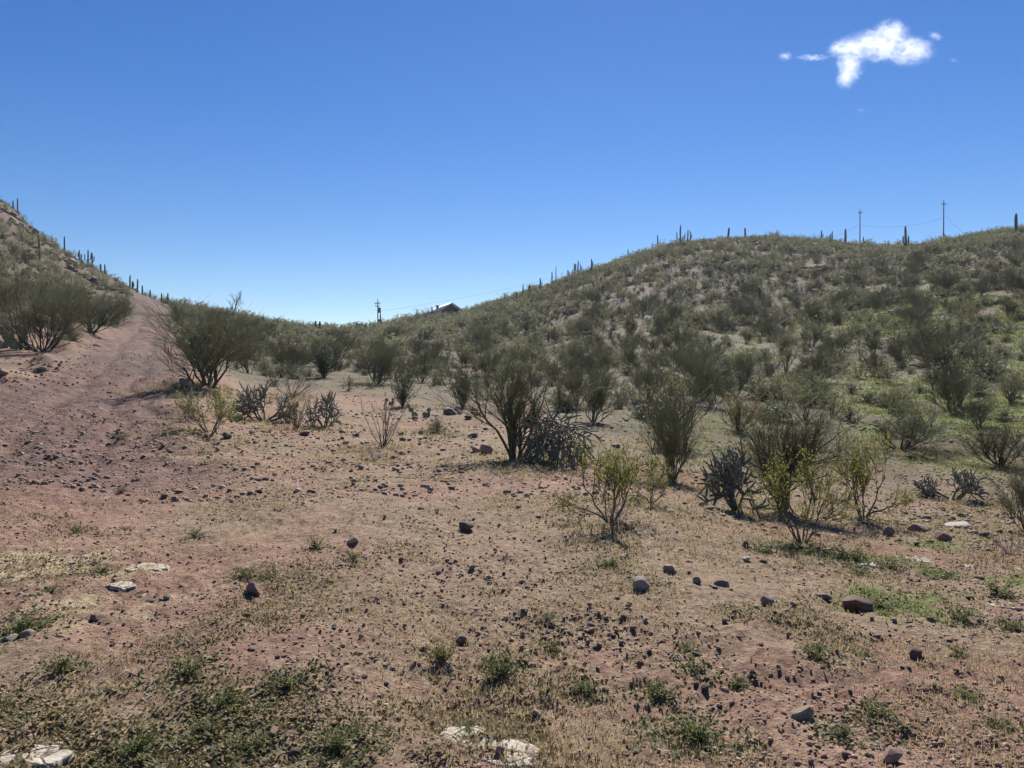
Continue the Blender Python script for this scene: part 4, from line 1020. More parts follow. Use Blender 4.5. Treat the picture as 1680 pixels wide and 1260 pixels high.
# white caliche slabs lying in the soil
def slab(px, py, wx, wy, rot, label, seed, h=.012):
    rng = np.random.default_rng(seed); p = ground_at(px, py)
    n, m = 44, 5
    ang = np.linspace(0, 2 * math.pi, n, endpoint=False)
    rad = 1 + .34 * np.array([fbm(np.array([math.cos(a) * 1.6 + seed]), np.array([math.sin(a) * 1.6]), 5, 4)[0] * 2 for a in ang])
    V = [[0, 0, 0]]; 
    for k in (.3, .55, .78, .93, 1.0): V += [[math.cos(a) * r * k, math.sin(a) * r * k, 0] for a, r in zip(ang, rad)]
    V += [[math.cos(a) * r * 1.04, math.sin(a) * r * 1.04, 0] for a, r in zip(ang, rad)]
    V = np.array(V) * np.array([wx, wy, 1])
    c, s = math.cos(rot), math.sin(rot); xy = V[:, :2] @ np.array([[c, s], [-s, c]])
    z = height(xy[:, 0] + p.x, xy[:, 1] + p.y) - p.z; zs = height(xy[:, 0] + p.x, xy[:, 1] + p.y, False); zs = zs - zs.mean() + np.percentile(z, 76)
    layer = np.floor(fbm(xy[:, 0] * 9, xy[:, 1] * 9, seed, 3) * 5) * .02
    V[:, :2] = xy; V[:, 2] = zs * .8 + z * .2 + h * (.2 + layer * 9)
    V[-n:, 2] = z[-n:] - .04
    V[-2*n:-n, 2] -= h * .25
    Fc = [[0, 1 + i, 1 + (i + 1) % n] for i in range(n)]
    for k in range(m):
        a0 = 1 + k * n; b0 = a0 + n
        for i in range(n):
            j = (i + 1) % n; Fc += [[a0 + i, b0 + i, b0 + j], [a0 + i, b0 + j, a0 + j]]
    b = MB(); b.add(V, Fc); o = obj('rock_slab', b.build('rock_slab', [M['slab']]), None, p)
    tag(o, label, 'rock'); return o
slab(795, 1228, .24, .11, -.55, 'white cracked rock sheet flush with the soil at the bottom edge', 3)
slab(735, 1196, .06, .035, -.4, 'small white flake at the tip of the white rock sheet', 4, .03)
slab(55, 1250, .13, .09, .1, 'white rock sheet in the bottom corner under dry weeds', 5)
slab(190, 966, .125, .075, .15, 'white broken slab with a raised lip on yellowish soil', 6, .03)
slab(240, 977, .05, .03, .1, 'small white flake beside the white broken slab', 7, .03)
slab(245, 930, .17, .16, .0, 'crumbly cream rock patch beyond the white broken slab', 8, .012)
slab(1425, 928, .13, .10, -.2, 'pale half-buried slab beside the green weeds, with a dark seam', 9, .03)
slab(1500, 920, .20, .16, -.25, 'broad pale slab between two green weed patches', 10, .04)
slab(1588, 931, .09, .08, -.1, 'cream flat stone in the green weeds', 11, .04)
slab(1655, 998, .15, .07, -.5, 'long pale slab slanting out of the weeds by the frame edge', 12, .03)
slab(1676, 935, .05, .06, .0, 'white stone slab cut by the frame edge above the weeds', 13, .03)

# scattered stones: the largest are things, the rest gravel
def scatter_stones():
    rng = np.random.default_rng(77); cand = []
    def area(n, x0, x1, y0, y1, s0, s1, where, mats, sig=False):
        for _ in range(n):
            if sig: px, py = rng.normal((x0 + x1) / 2, (x1 - x0) / 4), rng.normal((y0 + y1) / 2, (y1 - y0) / 4)
            else: px, py = rng.uniform(x0, x1), rng.uniform(y0, y1)
            if px < -20 or px > 1700 or py > 1275: continue
            cand.append((px, py, s0 + (s1 - s0) * rng.random() ** 3.2, where, mats[rng.integers(len(mats))]))
    RD = ['rock_dark', 'rock_red', 'rock_red', 'rock_tan', 'rock_grey']
    area(150, 850, 1090, 990, 1085, 5, 14, 'in the dense pebble bed of the middle foreground', ['rock_tan', 'rock_tan', 'rock_dark', 'rock_red'], True)
    area(90, 650, 900, 895, 985, 4, 12, 'in the loose scatter beyond the pebble bed', RD, True)
    area(170, 540, 800, 672, 775, 4, 13, 'on the stony slope below the upright palo verde', RD)
    area(90, 350, 560, 700, 775, 4, 11, 'on the stony ground below the chollas', RD)
    area(150, -20, 260, 715, 810, 3, 10, 'in the gravel patch on the track', RD, True)
    area(80, 0, 150, 582, 640, 3, 8, 'on the bank above the track', RD)
    area(60, 960, 1110, 690, 760, 3, 8, 'in the rubble behind the open leafy bush', RD)
    area(80, 1380, 1680, 840, 905, 4, 12, 'around the dark rock group', RD)
    area(130, 1050, 1690, 920, 1100, 4, 11, 'on the slope around the large reddish rock', RD)
    area(110, 1000, 1690, 1090, 1265, 4, 11, 'on the soil around the large blunt tan rock', RD)
    area(150, 350, 1000, 1000, 1265, 4, 11, 'on the bare pink soil near the white rock sheet', RD)
    area(100, 0, 400, 880, 1265, 4, 11, 'among the low weeds near the white broken slab', RD)
    area(80, 400, 1000, 800, 900, 3, 9, 'on the bare ground before the arching cactus', RD)
    area(70, 1540, 1690, 680, 730, 3, 9, 'on the stony strip in the wash', ['rock_dark', 'rock_grey', 'rock_red'])
    area(40, 1380, 1440, 690, 730, 3, 9, 'in the rubble below the low wide palo verde', ['rock_dark', 'rock_grey'])
    cand.sort(key=lambda c: -c[2])
    n_thing = 300 - len(STN)
    word = {'rock_dark': 'dark', 'rock_red': 'reddish', 'rock_tan': 'tan', 'rock_grey': 'grey'}
    rest = []
    for i, (px, py, w, where, mt) in enumerate(cand):
        if i < n_thing:
            size = 'fist-sized' if w > 9 else ('small' if w > 7 else 'tiny')
            o = stone(px, py, w, mt, None, int(rng.integers(8)), 2 if w > 8 else 1, rng.uniform(.6, 1.05), 'loose stones ' + where); later(o, f'{size} {word[mt]} stone {where}', px, py)
        else: rest.append((px, py, w))
    # gravel: small stones and crumbs of earth
    pts = [(*ground_at(a, b)[:2], w / F * math.hypot(*ground_at(a, b)[:2])) for a, b, w in rest]
    n = 27500
    py = 632 + 640 * rng.random(n) ** .8; px = rng.uniform(-320, 2000, n)
    d = 1.6 * F / np.maximum(py - HY, 10) ; d = np.minimum(d, 34)
    xx = (px - CX) / F * d; yy = d * (1 + rng.normal(0, .05, n))
    dens = np.clip(.16 + 2.2 * fbm(xx / 1.3, yy / 1.3, 61, 3) + .35 * (track_d(xx, yy) < 2.6), 0, 1)
    keep = rng.random(n) < dens; xx, yy = xx[keep], yy[keep]
    ww = (.008 + .022 * rng.random(len(xx)) ** 2.5) * (1 + np.maximum(0, yy - 7) * .11)
    n2_ = 21000; d2 = 10 + 34 * rng.random(n2_) ** 1.3; px2 = rng.uniform(-320, 2000, n2_); x2 = (px2 - CX) / F * d2
    td = track_d(x2, d2); k2 = rng.random(n2_) < np.clip(.28 + 1.4 * fbm(x2 / 1.6, d2 / 1.6, 65, 3) + .25 * (td < 3.2) - .25 * ((td > 3.4) & (px2 < 300)) * (d2 > 26), 0, .9)
    xx = np.concatenate([xx, x2[k2]]); yy = np.concatenate([yy, d2[k2]]); ww = np.concatenate([ww, .025 + .10 * rng.random(k2.sum()) ** 3])
    xx = np.concatenate([xx, [p[0] for p in pts]]); yy = np.concatenate([yy, [p[1] for p in pts]]); ww = np.concatenate([ww, [p[2] for p in pts]])
    zz = height(xx, yy)
    base = [rock_arr(np.random.default_rng(300 + k), 1, 7, (.5, .95), .14) for k in range(10)]
    small = [(nrm(ICO[1][0][:12]) * (1 + .28 * np.random.default_rng(k).normal(0, 1, (12, 1))) * .5) for k in range(10)]
    import itertools
    V12 = ICO[1][0]
    # 20-triangle pebble
    b = bmesh.new(); bmesh.ops.create_icosphere(b, subdivisions=1, radius=1); b.verts.index_update()
    f20 = np.array([[v.index for v in f.verts] for f in b.faces]); v20 = np.array([v.co[:] for v in b.verts]); b.free()
    # subdivisions=1 gives the 80-triangle or 20-triangle ball depending on version; both work
    N_ = len(xx); k = len(v20)
    var = np.stack([v20 * (1 + .2 * np.random.default_rng(q).normal(0, 1, (k, 1))) * np.array([1, .8, .65]) * .5 for q in range(16)])
    vi = rng.integers(0, 16, N_); th = rng.uniform(0, 6.28, N_); c, s = np.cos(th), np.sin(th)
    W = var[vi] * ww[:, None, None]
    X = W[..., 0] * c[:, None] - W[..., 1] * s[:, None] + xx[:, None]; Y = W[..., 0] * s[:, None] + W[..., 1] * c[:, None] + yy[:, None]; Z = W[..., 2] + (zz + ww * .12)[:, None]
    V = np.stack([X, Y, Z], -1).reshape(-1, 3); Fc = (f20[None] + (np.arange(N_) * k)[:, None, None]).reshape(-1, 3)
    mi = rng.choice([0, 1, 1, 2, 2], N_)
    me = mesh('gravel', V, Fc, [M['rock_dark'], M['rock_red'], M['rock_tan']], np.repeat(mi, len(f20)), np.repeat(rng.random(N_), k))
    tag(obj('gravel', me), 'loose gravel and crumbs of earth over the desert floor', 'gravel', kind='stuff')
scatter_stones()

def clods():
    rng = np.random.default_rng(88); n = 80000
    d = 2.5 + 19.5 * rng.random(n) ** 1.45; px = rng.uniform(-320, 2000, n); x = (px - CX) / F * d; y = d
    dens = np.clip(.45 + 1.5 * fbm(x / .9, y / .9, 161, 3), .05, 1); k = rng.random(n) < dens; x, y = x[k], y[k]; n = len(x)
    w = (.007 + .026 * rng.random(n) ** 3) * (1 + np.maximum(0, y - 6) * .10); z = height(x, y)
    v8 = np.array([[1, 0, 0], [-1, 0, 0], [0, 1, 0], [0, -1, 0], [0, 0, 1], [0, 0, -1]], float); f8 = np.array([[0, 2, 4], [2, 1, 4], [1, 3, 4], [3, 0, 4], [2, 0, 5], [1, 2, 5], [3, 1, 5], [0, 3, 5]])
    W = np.stack([v8 * (1 + .3 * rng.normal(0, 1, (6, 1))) * np.array([.6, .5, .38]) for _ in range(24)])[rng.integers(0, 24, n)] * w[:, None, None]
    th = rng.uniform(0, 6.28, n); c, s = np.cos(th)[:, None], np.sin(th)[:, None]
    V = np.stack([W[..., 0] * c - W[..., 1] * s + x[:, None], W[..., 0] * s + W[..., 1] * c + y[:, None], W[..., 2] + (z + w * .12)[:, None]], -1).reshape(-1, 3)
    Fc = (f8[None] + (np.arange(n) * 6)[:, None, None]).reshape(-1, 3)
    tag(obj('dirt_crumbs', mesh('dirt_crumbs', V, Fc, [M['clod']], None, np.repeat(rng.random(n), 6))), 'crumbs of pinkish earth over the soil', 'dirt', kind='stuff')
clods()

# rock ledges on the hillsides
def ledge(px, py, wpx, hpx, label, seed, mat='rock_dark'):
    p = ground_at(px, py); s = p.y / F; w = wpx * s; h = hpx * s
    root = obj('rock_outcrop', None, None, (p.x, p.y, p.z)); tag(root, label, 'rock outcrop')
    rg = random.Random(seed)
    n = max(3, int(wpx / 7))
    for k in range(n):
        x = (k + .5) / n * w - w / 2 + rg.uniform(-.2, .2) * w / n; ww = w / n * rg.uniform(1.1, 1.7)
        q = on_ground(p.x + x, p.y + rg.uniform(-.3, .3))
        o = obj('block', rock_mesh(mat, 2, rg.randrange(8)), root, (q.x - p.x, q.y - p.y, q.z - p.z - .25 * h), rg.uniform(-.4, .4))
        o.scale = (ww, ww * .9, h * rg.uniform(.8, 1.7))
for i, a in enumerate([
    (1570, 486, 70, 9, 'long dark overhanging ledge high on the hill below the taller pole'), (1628, 500, 50, 10, 'bluish shaded ledge just below the long dark one'),
    (1498, 490, 26, 5, 'short dark ledge left of the long one'), (1380, 500, 34, 7, 'dark ledge on the hill below the shorter pole'),
    (1225, 514, 26, 6, 'layered ledge under the lone bright-rimmed saguaro'), (1258, 518, 24, 5, 'flat ledge just right of the layered one by the lone saguaro'),
    (1480, 508, 60, 4, 'thin pale ledge line crossing the hill below the poles'), (1240, 402, 34, 5, 'dark rock band just below the summit saguaros'),
    (150, 462, 44, 9, 'craggy dark rocks on the steep hill above the bank trees'), (110, 430, 40, 9, 'craggy rocks just under the steep skyline'),
    (18, 352, 34, 10, 'rock crag at the top of the steep hill by the frame edge'), (48, 400, 30, 8, 'broken rocks below the crag on the steep hill'),
    
    (70, 395, 30, 9, 'dark crag below the tall bare-stem saguaro of the steep hill'), (35, 375, 36, 9, 'layered crag just under the steep skyline by the frame edge'),
    (125, 447, 40, 8, 'brown boulders below the candelabra saguaro'), (88, 420, 34, 8, 'brown rock band above the bank trees on the steep hill'), (190, 476, 30, 7, 'dark rocks where the bank trees thin out before the track head'),
    (60, 606, 60, 5, 'low broken rock edge along the bank above the track'),
    (1430, 706, 40, 8, 'dark rubble ledge beside the low wide palo verde'), (1460, 668, 50, 7, 'dark shelf of rock at the edge of the green grass'),
    (1640, 716, 60, 8, 'stony dark cut above the wash by the frame edge'), (990, 545, 40, 4, 'thin ledge among scrub above the upright green palo verde'),
    (1100, 470, 30, 5, 'dark broken rocks high under the three-armed saguaro'), (1330, 440, 36, 6, 'dark rocks on the slope right below the summit')]):
    ledge(*a, seed=i, mat='rock_dark')

# ------------------------------------------------------------------ scrub on the hills
def lod(name, fn, mats, nv, seed, **kw):
    out = []
    for k in range(nv):
        ps = unit(list(fn(np.random.default_rng(seed * 100 + k), **kw))); out.append(joined(ps))
    return out, [M[m] for m in mats]
LOD = {
 'creosote_bush': lod('creosote_bush', g_fan, ('bark', 'creosote'), 6, 51, n_st=22, br=6, lf=9, ll=.055, lw=.026, rad=.011, K=5, tilt=(2, 66), trop=.12, wig=.18),
 'palo_verde_tree': lod('palo_verde_tree', g_broom, ('green_bark', 'palo'), 6, 52, n_st=10, n1=5, n2=5, n3=4, tw=.0026, tilt=(4, 72), trop=.14, ang=28, wig=.16),
 'bursage_shrub': lod('bursage_shrub', g_mound, ('bark', 'bursage'), 4, 53, n=55, lf=10, ll=.12, lw=.055),
 'brittlebush': lod('brittlebush', g_mound, ('bark', 'brittle'), 3, 54, n=50, lf=11, ll=.13, lw=.07),
}
LODF = {
 'creosote_bush': lod('c', g_fan, ('bark', 'creosote'), 4, 61, n_st=10, br=3, lf=9, ll=.10, lw=.045, rad=.014, K=3),
 'palo_verde_tree': lod('p', g_fan, ('bark', 'palo'), 3, 62, n_st=12, br=4, lf=9, ll=.09, lw=.045, rad=.016, K=4, tilt=(0, 60)),
 'bursage_shrub': lod('b', g_mound, ('bark', 'bursage'), 4, 63, n=22, lf=7, ll=.20, lw=.10, twig=.012),
 'brittlebush': lod('r', g_mound, ('bark', 'brittle'), 3, 64, n=22, lf=7, ll=.21, lw=.12, twig=.012),
}
HT = {'creosote_bush': (1.0, 1.9), 'palo_verde_tree': (1.5, 2.8), 'bursage_shrub': (.65, 1.25), 'brittlebush': (.55, 1.0)}
WORD = {'creosote_bush': ('creosote bush', 'bush'), 'palo_verde_tree': ('palo verde', 'tree'), 'bursage_shrub': ('grey-brown shrub', 'shrub'), 'brittlebush': ('pale low bush', 'bush')}

def zone(px, py, r):
    if px < 300:
        side = 'on the steep hill' if r > 60 else 'on the bank above the track'
        part = 'near its skyline' if (py - np.interp(px, *zip(*SKYLINE))) < 25 and r > 60 else ('above the wide palo verde' if px < 130 else 'beside the upper track')
        return f'{side} {part}'
    if px < 700:
        if r > 140: return 'up the saddle ' + ('below the two dark posts' if px < 560 else 'below the saddle utility pole')
        if r < 60: return 'on the dip slope ' + ('beside the broad palo verde' if px < 480 else 'around the rounded palo verde')
        return 'in the hollow ' + ('beyond the broad palo verde' if px < 500 else 'beyond the rounded palo verde')
    marks = [(740, 'the house'), (800, 'the stub saguaro'), (868, 'the thick-armed saguaro'), (946, 'the saguaro cluster'), (1030, 'the halfway saguaro'), (1085, 'the spire saguaro'), (1116, 'the three-armed saguaro'), (1193, 'the leaning summit saguaro'),
             (1260, 'the lone mid-slope saguaro'), (1335, 'the summit slope'), (1410, 'the shorter ridge pole'), (1485, 'the three-pronged saguaro'), (1547, 'the taller ridge pole'), (1610, 'the ridge-end bare tree'), (1666, 'the blunt ridge-end saguaro')]
    mk = min(marks, key=lambda m: abs(m[0] - px))[1]
    sk = float(np.interp(px, *zip(*SKYLINE))); f = (py - sk) / max(1, 660 - sk)
    lvl = 'on the skyline at' if f < .06 else ('high below' if f < .3 else ('mid-slope below' if f < .6 else ('low below' if f < .85 else 'at hill foot below')))
    return f'{lvl} {mk}'

def scrub():
    rng = np.random.default_rng(2024)
    n = 48000
    az = rng.uniform(-R(44), R(44), n); r = np.sqrt(rng.uniform(18 ** 2, 255 ** 2, n))
    x = r * np.sin(az); y = r * np.cos(az); px, r, _ = px_of(x, y)
    D = np.interp(px, *zip(*RIDGE_D))
    n2 = fbm(x / 11, y / 11, 131, 3)
    # cover per square metre, thinner on the grassy saddle and on the stony mid ground
    dens = (.30 + .28 * sstep(105, 150, r)) * np.where(px > 900, sstep(12, 34, r), sstep(24, 70, r)) * np.clip(.95 + 1.0 * n2, .5, 1.4)
    dens *= 1 - .80 * sstep(130, 160, r) * sstep(440, 500, px) * (1 - sstep(590, 680, px))
    dens *= 1 - .6 * (1 - sstep(35, 60, r)) * (px < 760)
    dens *= 1 - .25 * (px < 190) * sstep(100, 130, r)
    dens = np.maximum(dens, .14 * (px < 260) * (r > 42) * (track_d(x, y) > 3.2))
    dens *= np.where((px > 1150) & (r < 70), .75, 1)
    area = .5 * (R(88)) * (255 ** 2 - 18 ** 2); p = dens * area / n
    ok = (rng.random(n) < p) & (r < D + 3) & (track_d(x, y) > 3.0)
    x, y, r, px = x[ok], y[ok], r[ok], px[ok]; D = D[ok]
    u = rng.random(len(x)); hi = np.where(r > 60, 0, 0)
    pv_ = .13 * (1 + .7 * (px < 700)) * (1 - .8 * sstep(110, 170, r))
    kinds = np.where(u < .34, 0, np.where(u < .34 + pv_, 1, np.where(u < .84, 2, 3)))
    names = ['creosote_bush', 'palo_verde_tree', 'bursage_shrub', 'brittlebush']
    z = height(x, y); items = []
    up = np.array([(q[0], q[1], q[2]) for q in USED])
    for i in range(len(x)):
        dd = np.hypot(up[:, 0] - x[i], up[:, 1] - y[i])
        if (dd < up[:, 2] * .8 + .4).any(): continue
        # keep the sight line to the hand-placed plants of the mid ground open
        k = names[kinds[i]]; h = rng.uniform(*HT[k]) * (1 if r[i] > 60 else .9) * (1 - .4 * sstep(D[i] * .72, D[i] * .97, r[i]))
        if px[i] < 260 and r[i] > 45: h *= .8
        if 420 < px[i] < 760 and r[i] < 120: h *= .72
        if px[i] >= 760 and r[i] < 90: h *= .9
        items.append((k, x[i], y[i], z[i], r[i], px[i], h))
    items.sort(key=lambda t: -t[6] / t[4])
    count = {}; meshes = {}; rest = []
    for k, xx, yy, zz, rr, pxx, h in items:
        count[k] = count.get(k, 0)
        pyy = HY - (zz - EYE) / yy * F
        if count[k] < 290 - (40 if k in ('palo_verde_tree', 'creosote_bush') else 0) and -25 < pxx < 1705:
            count[k] += 1; v = int(rng.integers(len(LOD[k][0])))
            if (k, v) not in meshes: meshes[k, v] = LOD[k][0][v].build(k, LOD[k][1])
            o = obj(k, meshes[k, v], None, (xx, yy, zz - .04), rng.uniform(0, 6.28)); w = h * rng.uniform(.85, 1.35); o.scale = (w, w, h)
            wd, cat = WORD[k]
            size = 'tall' if h > HT[k][0] * .4 + HT[k][1] * .6 else ('small' if h < HT[k][0] * .75 + HT[k][1] * .25 else 'mid-sized')
            tag(o, wd, cat, WORD[k][0] + ' plants dotted over the hills'); later(o, f'{size} {wd} {zone(pxx, pyy, rr)}', pxx, pyy)
        else: rest.append((k, xx, yy, zz, h))
    b = MB(); mats = []; off = {}
    for k in names: off[k] = len(mats); mats += LODF[k][1]
    arr = {k: [q.arrays() for q in LODF[k][0]] for k in names}
    for k, xx, yy, zz, h in rest:
        V, Fc, Mi, Rn = arr[k][int(rng.integers(len(arr[k])))]
        th = rng.uniform(0, 6.28); c, s = math.cos(th), math.sin(th); w = h * rng.uniform(.85, 1.35)
        W = np.stack([(V[:, 0] * c - V[:, 1] * s) * w + xx, (V[:, 0] * s + V[:, 1] * c) * w + yy, V[:, 2] * h + zz - .04], 1)
        b.V.append(W); b.F.append(Fc + b.n); b.M.append(Mi + off[k]); b.Rn.append(Rn * .5 + rng.random()); b.n += len(W)
    if rest: tag(obj('distant_scrub', b.build('distant_scrub', mats)), 'mass of small far shrubs covering both hills', 'scrub', kind='stuff')
    tell_apart()
    print('scrub things', count, 'rest', len(rest), 'tris', b.n)
scrub()

# ------------------------------------------------------------------ weeds and dry grass
def weed_arr(rng, n=60, h=.10, w=.16, ll=.035, lw=.016):
    a = rng.uniform(0, 2 * math.pi, n); rr = w * np.sqrt(rng.random(n)); c = np.stack([np.cos(a) * rr, np.sin(a) * rr, h * rng.random(n) ** 1.3 * (1 - .5 * rr / w) + .01], 1)
    return leaves(rng, c, ll, lw, .3)
def weeds():
    meshes = []
    for k in range(6):
        rng = np.random.default_rng(400 + k); b = MB()
        n_s = 16; a = rng.uniform(0, 6.28, n_s); ti = np.radians(rng.uniform(20, 80, n_s))
        D = np.stack([np.sin(ti) * np.cos(a), np.sin(ti) * np.sin(a), np.cos(ti)], 1)
        P = grow(rng, D * .01, D, rng.uniform(.3, .62, n_s), 4, .15, .1); V, Fc = tubes(P, np.full(P.shape[:2], .006), 3); b.add(V, Fc, 0)
        rows = np.repeat(np.arange(n_s), 22); c, _ = at_t(P, rng.uniform(.2, 1, len(rows)), rows); c = c + rng.normal(0, .035, c.shape); c[:, 2] = np.maximum(c[:, 2], .01)
        V, Fc = leaves(rng, c, .075, .042, .2); b.add(V, Fc, 0, np.repeat(rng.uniform(0, .4, len(c)), 4))
        meshes.append(b.build('weed', [M['weed']]))
    W = [(473, 1128, 52, 'dense dark green weed clump alone on the bare soil'), (30, 1038, 62, 'leafy weed clump by the pale stone at the frame edge'), (124, 876, 30, 'bright weed tuft on the reddish soil beside the track'), (765, 1205, 28, 'upright weed growing from the white rock sheet'),
         (95, 1102, 54, 'weed clump in the weedy corner, beyond the dry stalks'), (305, 1112, 60, 'spreading weed clump with black stones below it'), (365, 1160, 46, 'weed clump just below the spreading one'), (340, 1200, 40, 'low weed mat above the bottom edge'),
         (440, 952, 28, 'small weed beside the round brown stone'), (402, 948, 26, 'small weed just behind the round brown stone'), (165, 942, 26, 'weed tuft behind the white broken slab'), (84, 975, 20, 'thin weed sprig left of the white broken slab'),
         (822, 1112, 60, 'tallest reddish-green weed with a shadowed foot near the centre'), (730, 1090, 44, 'low sprawling weed before the tallest one'), (1140, 1104, 38, 'green weed at the end of the pebble bed'), (1130, 1070, 26, 'dark weed in the pebble bed'),
         (1150, 1215, 90, 'wide leafy weed patch left of the blunt tan rock'), (1340, 1080, 40, 'leafy weed on pale soil above the blunt tan rock'), (1425, 1080, 22, 'small weed beside the jagged dark stone'), (1440, 1180, 52, 'long green weed mat right of the blunt tan rock'),
         (1410, 945, 34, 'dark green weed in front of the pale half-buried slab'), (1460, 930, 40, 'dark green weed between the pale slabs'), (1545, 950, 60, 'broad bright weed patch below the cream flat stone'), (1640, 975, 50, 'bright weed clump above the long slanting slab'),
         (1450, 1000, 44, 'weed clump touching the large reddish rock'), (1575, 1015, 44, 'weed clump behind the jagged dark stone'), (1660, 1035, 40, 'weed by the frame edge below the slanting slab'), (1575, 1080, 28, 'small weed right of the jagged dark stone'),
         (1640, 1200, 30, 'weed at the frame edge near the bottom'), (1590, 1150, 34, 'weed with a dark stone inside it'), (1380, 1210, 40, 'dark weed beside the blunt tan rock'), (520, 900, 28, 'faint weed tuft beyond the round tan stone'),
         (580, 920, 30, 'small weed below the round tan stone'), (205, 870, 16, 'tiny weed at the track edge'), (560, 1240, 60, 'weed clump around the black flat-topped stone'), (585, 1205, 30, 'thin weed sprig above the black flat-topped stone'),
         (220, 1240, 60, 'weed mass beside the white corner sheet'), (400, 1235, 50, 'weed clump left of the dark bottom stone'), (10, 1160, 22, 'green weed cut by the frame edge'), (900, 1020, 24, 'weed in the middle of the pebble bed'),
         (905, 1070, 30, 'weed below the pebble bed'), (1215, 1130, 26, 'weed patch behind the pale rounded stone'), (1000, 930, 30, 'weed tuft on the grassy flat past the pebble bed'), (1080, 1150, 50, 'weed patch above the wide leafy one'), (960, 1140, 46, 'weed patch left of the one above the wide leafy one'),
         (200, 720, 24, 'weed tuft at the rim of the track gravel'), (200, 810, 22, 'pale weed tuft on the track side'), (320, 882, 24, 'grey-green tuft on the pink soil'), (1330, 905, 70, 'weed bed at the foot of the forked bush'), (1250, 905, 50, 'grass and weeds left of the forked bush'), (1395, 915, 50, 'weed bed right of the forked bush')]
    rg = random.Random(9)
    for i, (px, py, w, lab) in enumerate(W):
        p = ground_at(px, py); s = w / F * p.y * .95
        o = obj('weed_clump', meshes[i % 6], None, p, rg.uniform(0, 6)); s *= 1.6; o.scale = (s, s, min(s, .30) * rg.uniform(.6, .9) * (1.6 if 'tallest' in lab or 'upright' in lab else 1))
        tag(o, lab, 'weed', 'weeds in the foreground')
    # ground cover: dry sprigs, low green leaves, green grass under the hill
    rng = np.random.default_rng(55)
    def cover(name, n, rmin, rmax, pow_, mask, nb, hh, bw, mat, label, leafy=False, px0=-340, px1=2020):
        n = int(n * 1.31)
        px = rng.uniform(px0, px1, n); d = rmin + (rmax - rmin) * rng.random(n) ** pow_
        x = (px - CX) / F * d; y = d; mkk = mask(x, y, px, d); keep = rng.random(n) < mkk; x, y, d = x[keep], y[keep], d[keep]
        m = len(x); X = np.repeat(x, nb) + rng.normal(0, .035, m * nb) * (1 + np.repeat(d, nb) * .02); Y = np.repeat(y, nb) + rng.normal(0, .035, m * nb) * (1 + np.repeat(d, nb) * .02)
        Z = height(X, Y); sc = np.repeat(1 + np.maximum(0, d - 8) * .05, nb)
        h = hh * rng.uniform(.4, 1.3, m * nb) * sc; w = bw * sc
        a = rng.uniform(0, 6.28, m * nb); t = np.radians(rng.uniform(*((40, 86) if leafy else (10, 75)), m * nb))
        dx, dy, dz = np.sin(t) * np.cos(a) * h, np.sin(t) * np.sin(a) * h, np.cos(t) * h
        B = np.stack([X, Y, Z - .005], 1); T = B + np.stack([dx, dy, dz], 1); s = np.stack([-np.sin(a), np.cos(a), np.zeros_like(a)], 1) * w[:, None] * .5
        rn = np.repeat(np.repeat(rng.random(m), nb), 4 if leafy else 3)
        if leafy: V = np.stack([B, B * .45 + T * .55 + s, T, B * .45 + T * .55 - s], 1).reshape(-1, 3); i = np.arange(m * nb)[:, None] * 4; Fc = np.concatenate([i + [[0, 1, 2]], i + [[0, 2, 3]]])
        else: V = np.stack([B - s, B + s, T], 1).reshape(-1, 3); Fc = np.arange(m * nb * 3).reshape(-1, 3)
        tag(obj(name, mesh(name, V, Fc, [M[mat]], None, rn)), label, name.replace('_', ' '), kind='stuff')
    def m_dry(x, y, px, d): k = masks(x, y); return np.clip(.12 + 2.2 * fbm(x / 1.1, y / 1.1, 201, 3) + .35 * sstep(7, 13, d), 0, 1) * (1 - k['track']) 
    def m_low(x, y, px, d): return np.clip(2.8 * fbm(x / .9, y / .9, 211, 3) - .2 + .25 * (px > 1250) * (d > 5) * (d < 8), 0, 1) * (1 - masks(x, y)['track'])
    def m_green(x, y, px, d): return np.clip(masks(x, y)['green'] * 1.2, 0, 1)
    def m_edge(x, y, px, d):  # under and round the bushes of the mid ground
        up = np.array(USED[:48]); o = np.zeros(len(x))
        for ux, uy, ur in up:
            if uy < 35: o = np.maximum(o, 1 - sstep(ur * .5, ur * 1.6 + .5, np.hypot(x - ux, y - uy + .4)))
        return o
    cover('dry_grass', 60000, 2.6, 26, 1.4, m_dry, 5, .045, .006, 'weed_dry', 'short straw-coloured dry stalks over the bare soil')
    cover('ground_weeds', 60000, 2.6, 17, 1.5, m_low, 7, .034, .013, 'weed_olive', 'tiny low green and brown weeds in patches on the soil', True)
    def m_mat(x, y, px, d):   # leafy mats spreading from the clumps
        o = np.zeros(len(x))
        for a, b, w, _l in W:
            p = ground_at(a, b); q = w / F * p.y; n_ = .6 * fbm(x / .25, y / .25, 222, 2)
            o = np.maximum(o, (1 - sstep(q * .4, q * 1.5, np.hypot(x - p.x, (y - p.y) * .8) + n_ * q)))
        return o * .48
    cover('leafy_weeds', 60000, 2.6, 9.5, 1.3, m_mat, 5, .034, .017, 'weed', 'leafy green weed mats spreading round the clumps', True)
    cover('green_grass', 42000, 5, 95, 1.0, m_green, 6, .055, .014, 'grass', 'bright green grass at the foot of the hill and by the weeds', False, 950, 2020)
    cover('understory_grass', 26000, 6, 34, 1.0, m_edge, 5, .08, .012, 'weed_olive', 'grass and small weeds in the shade of the bushes')
weeds()

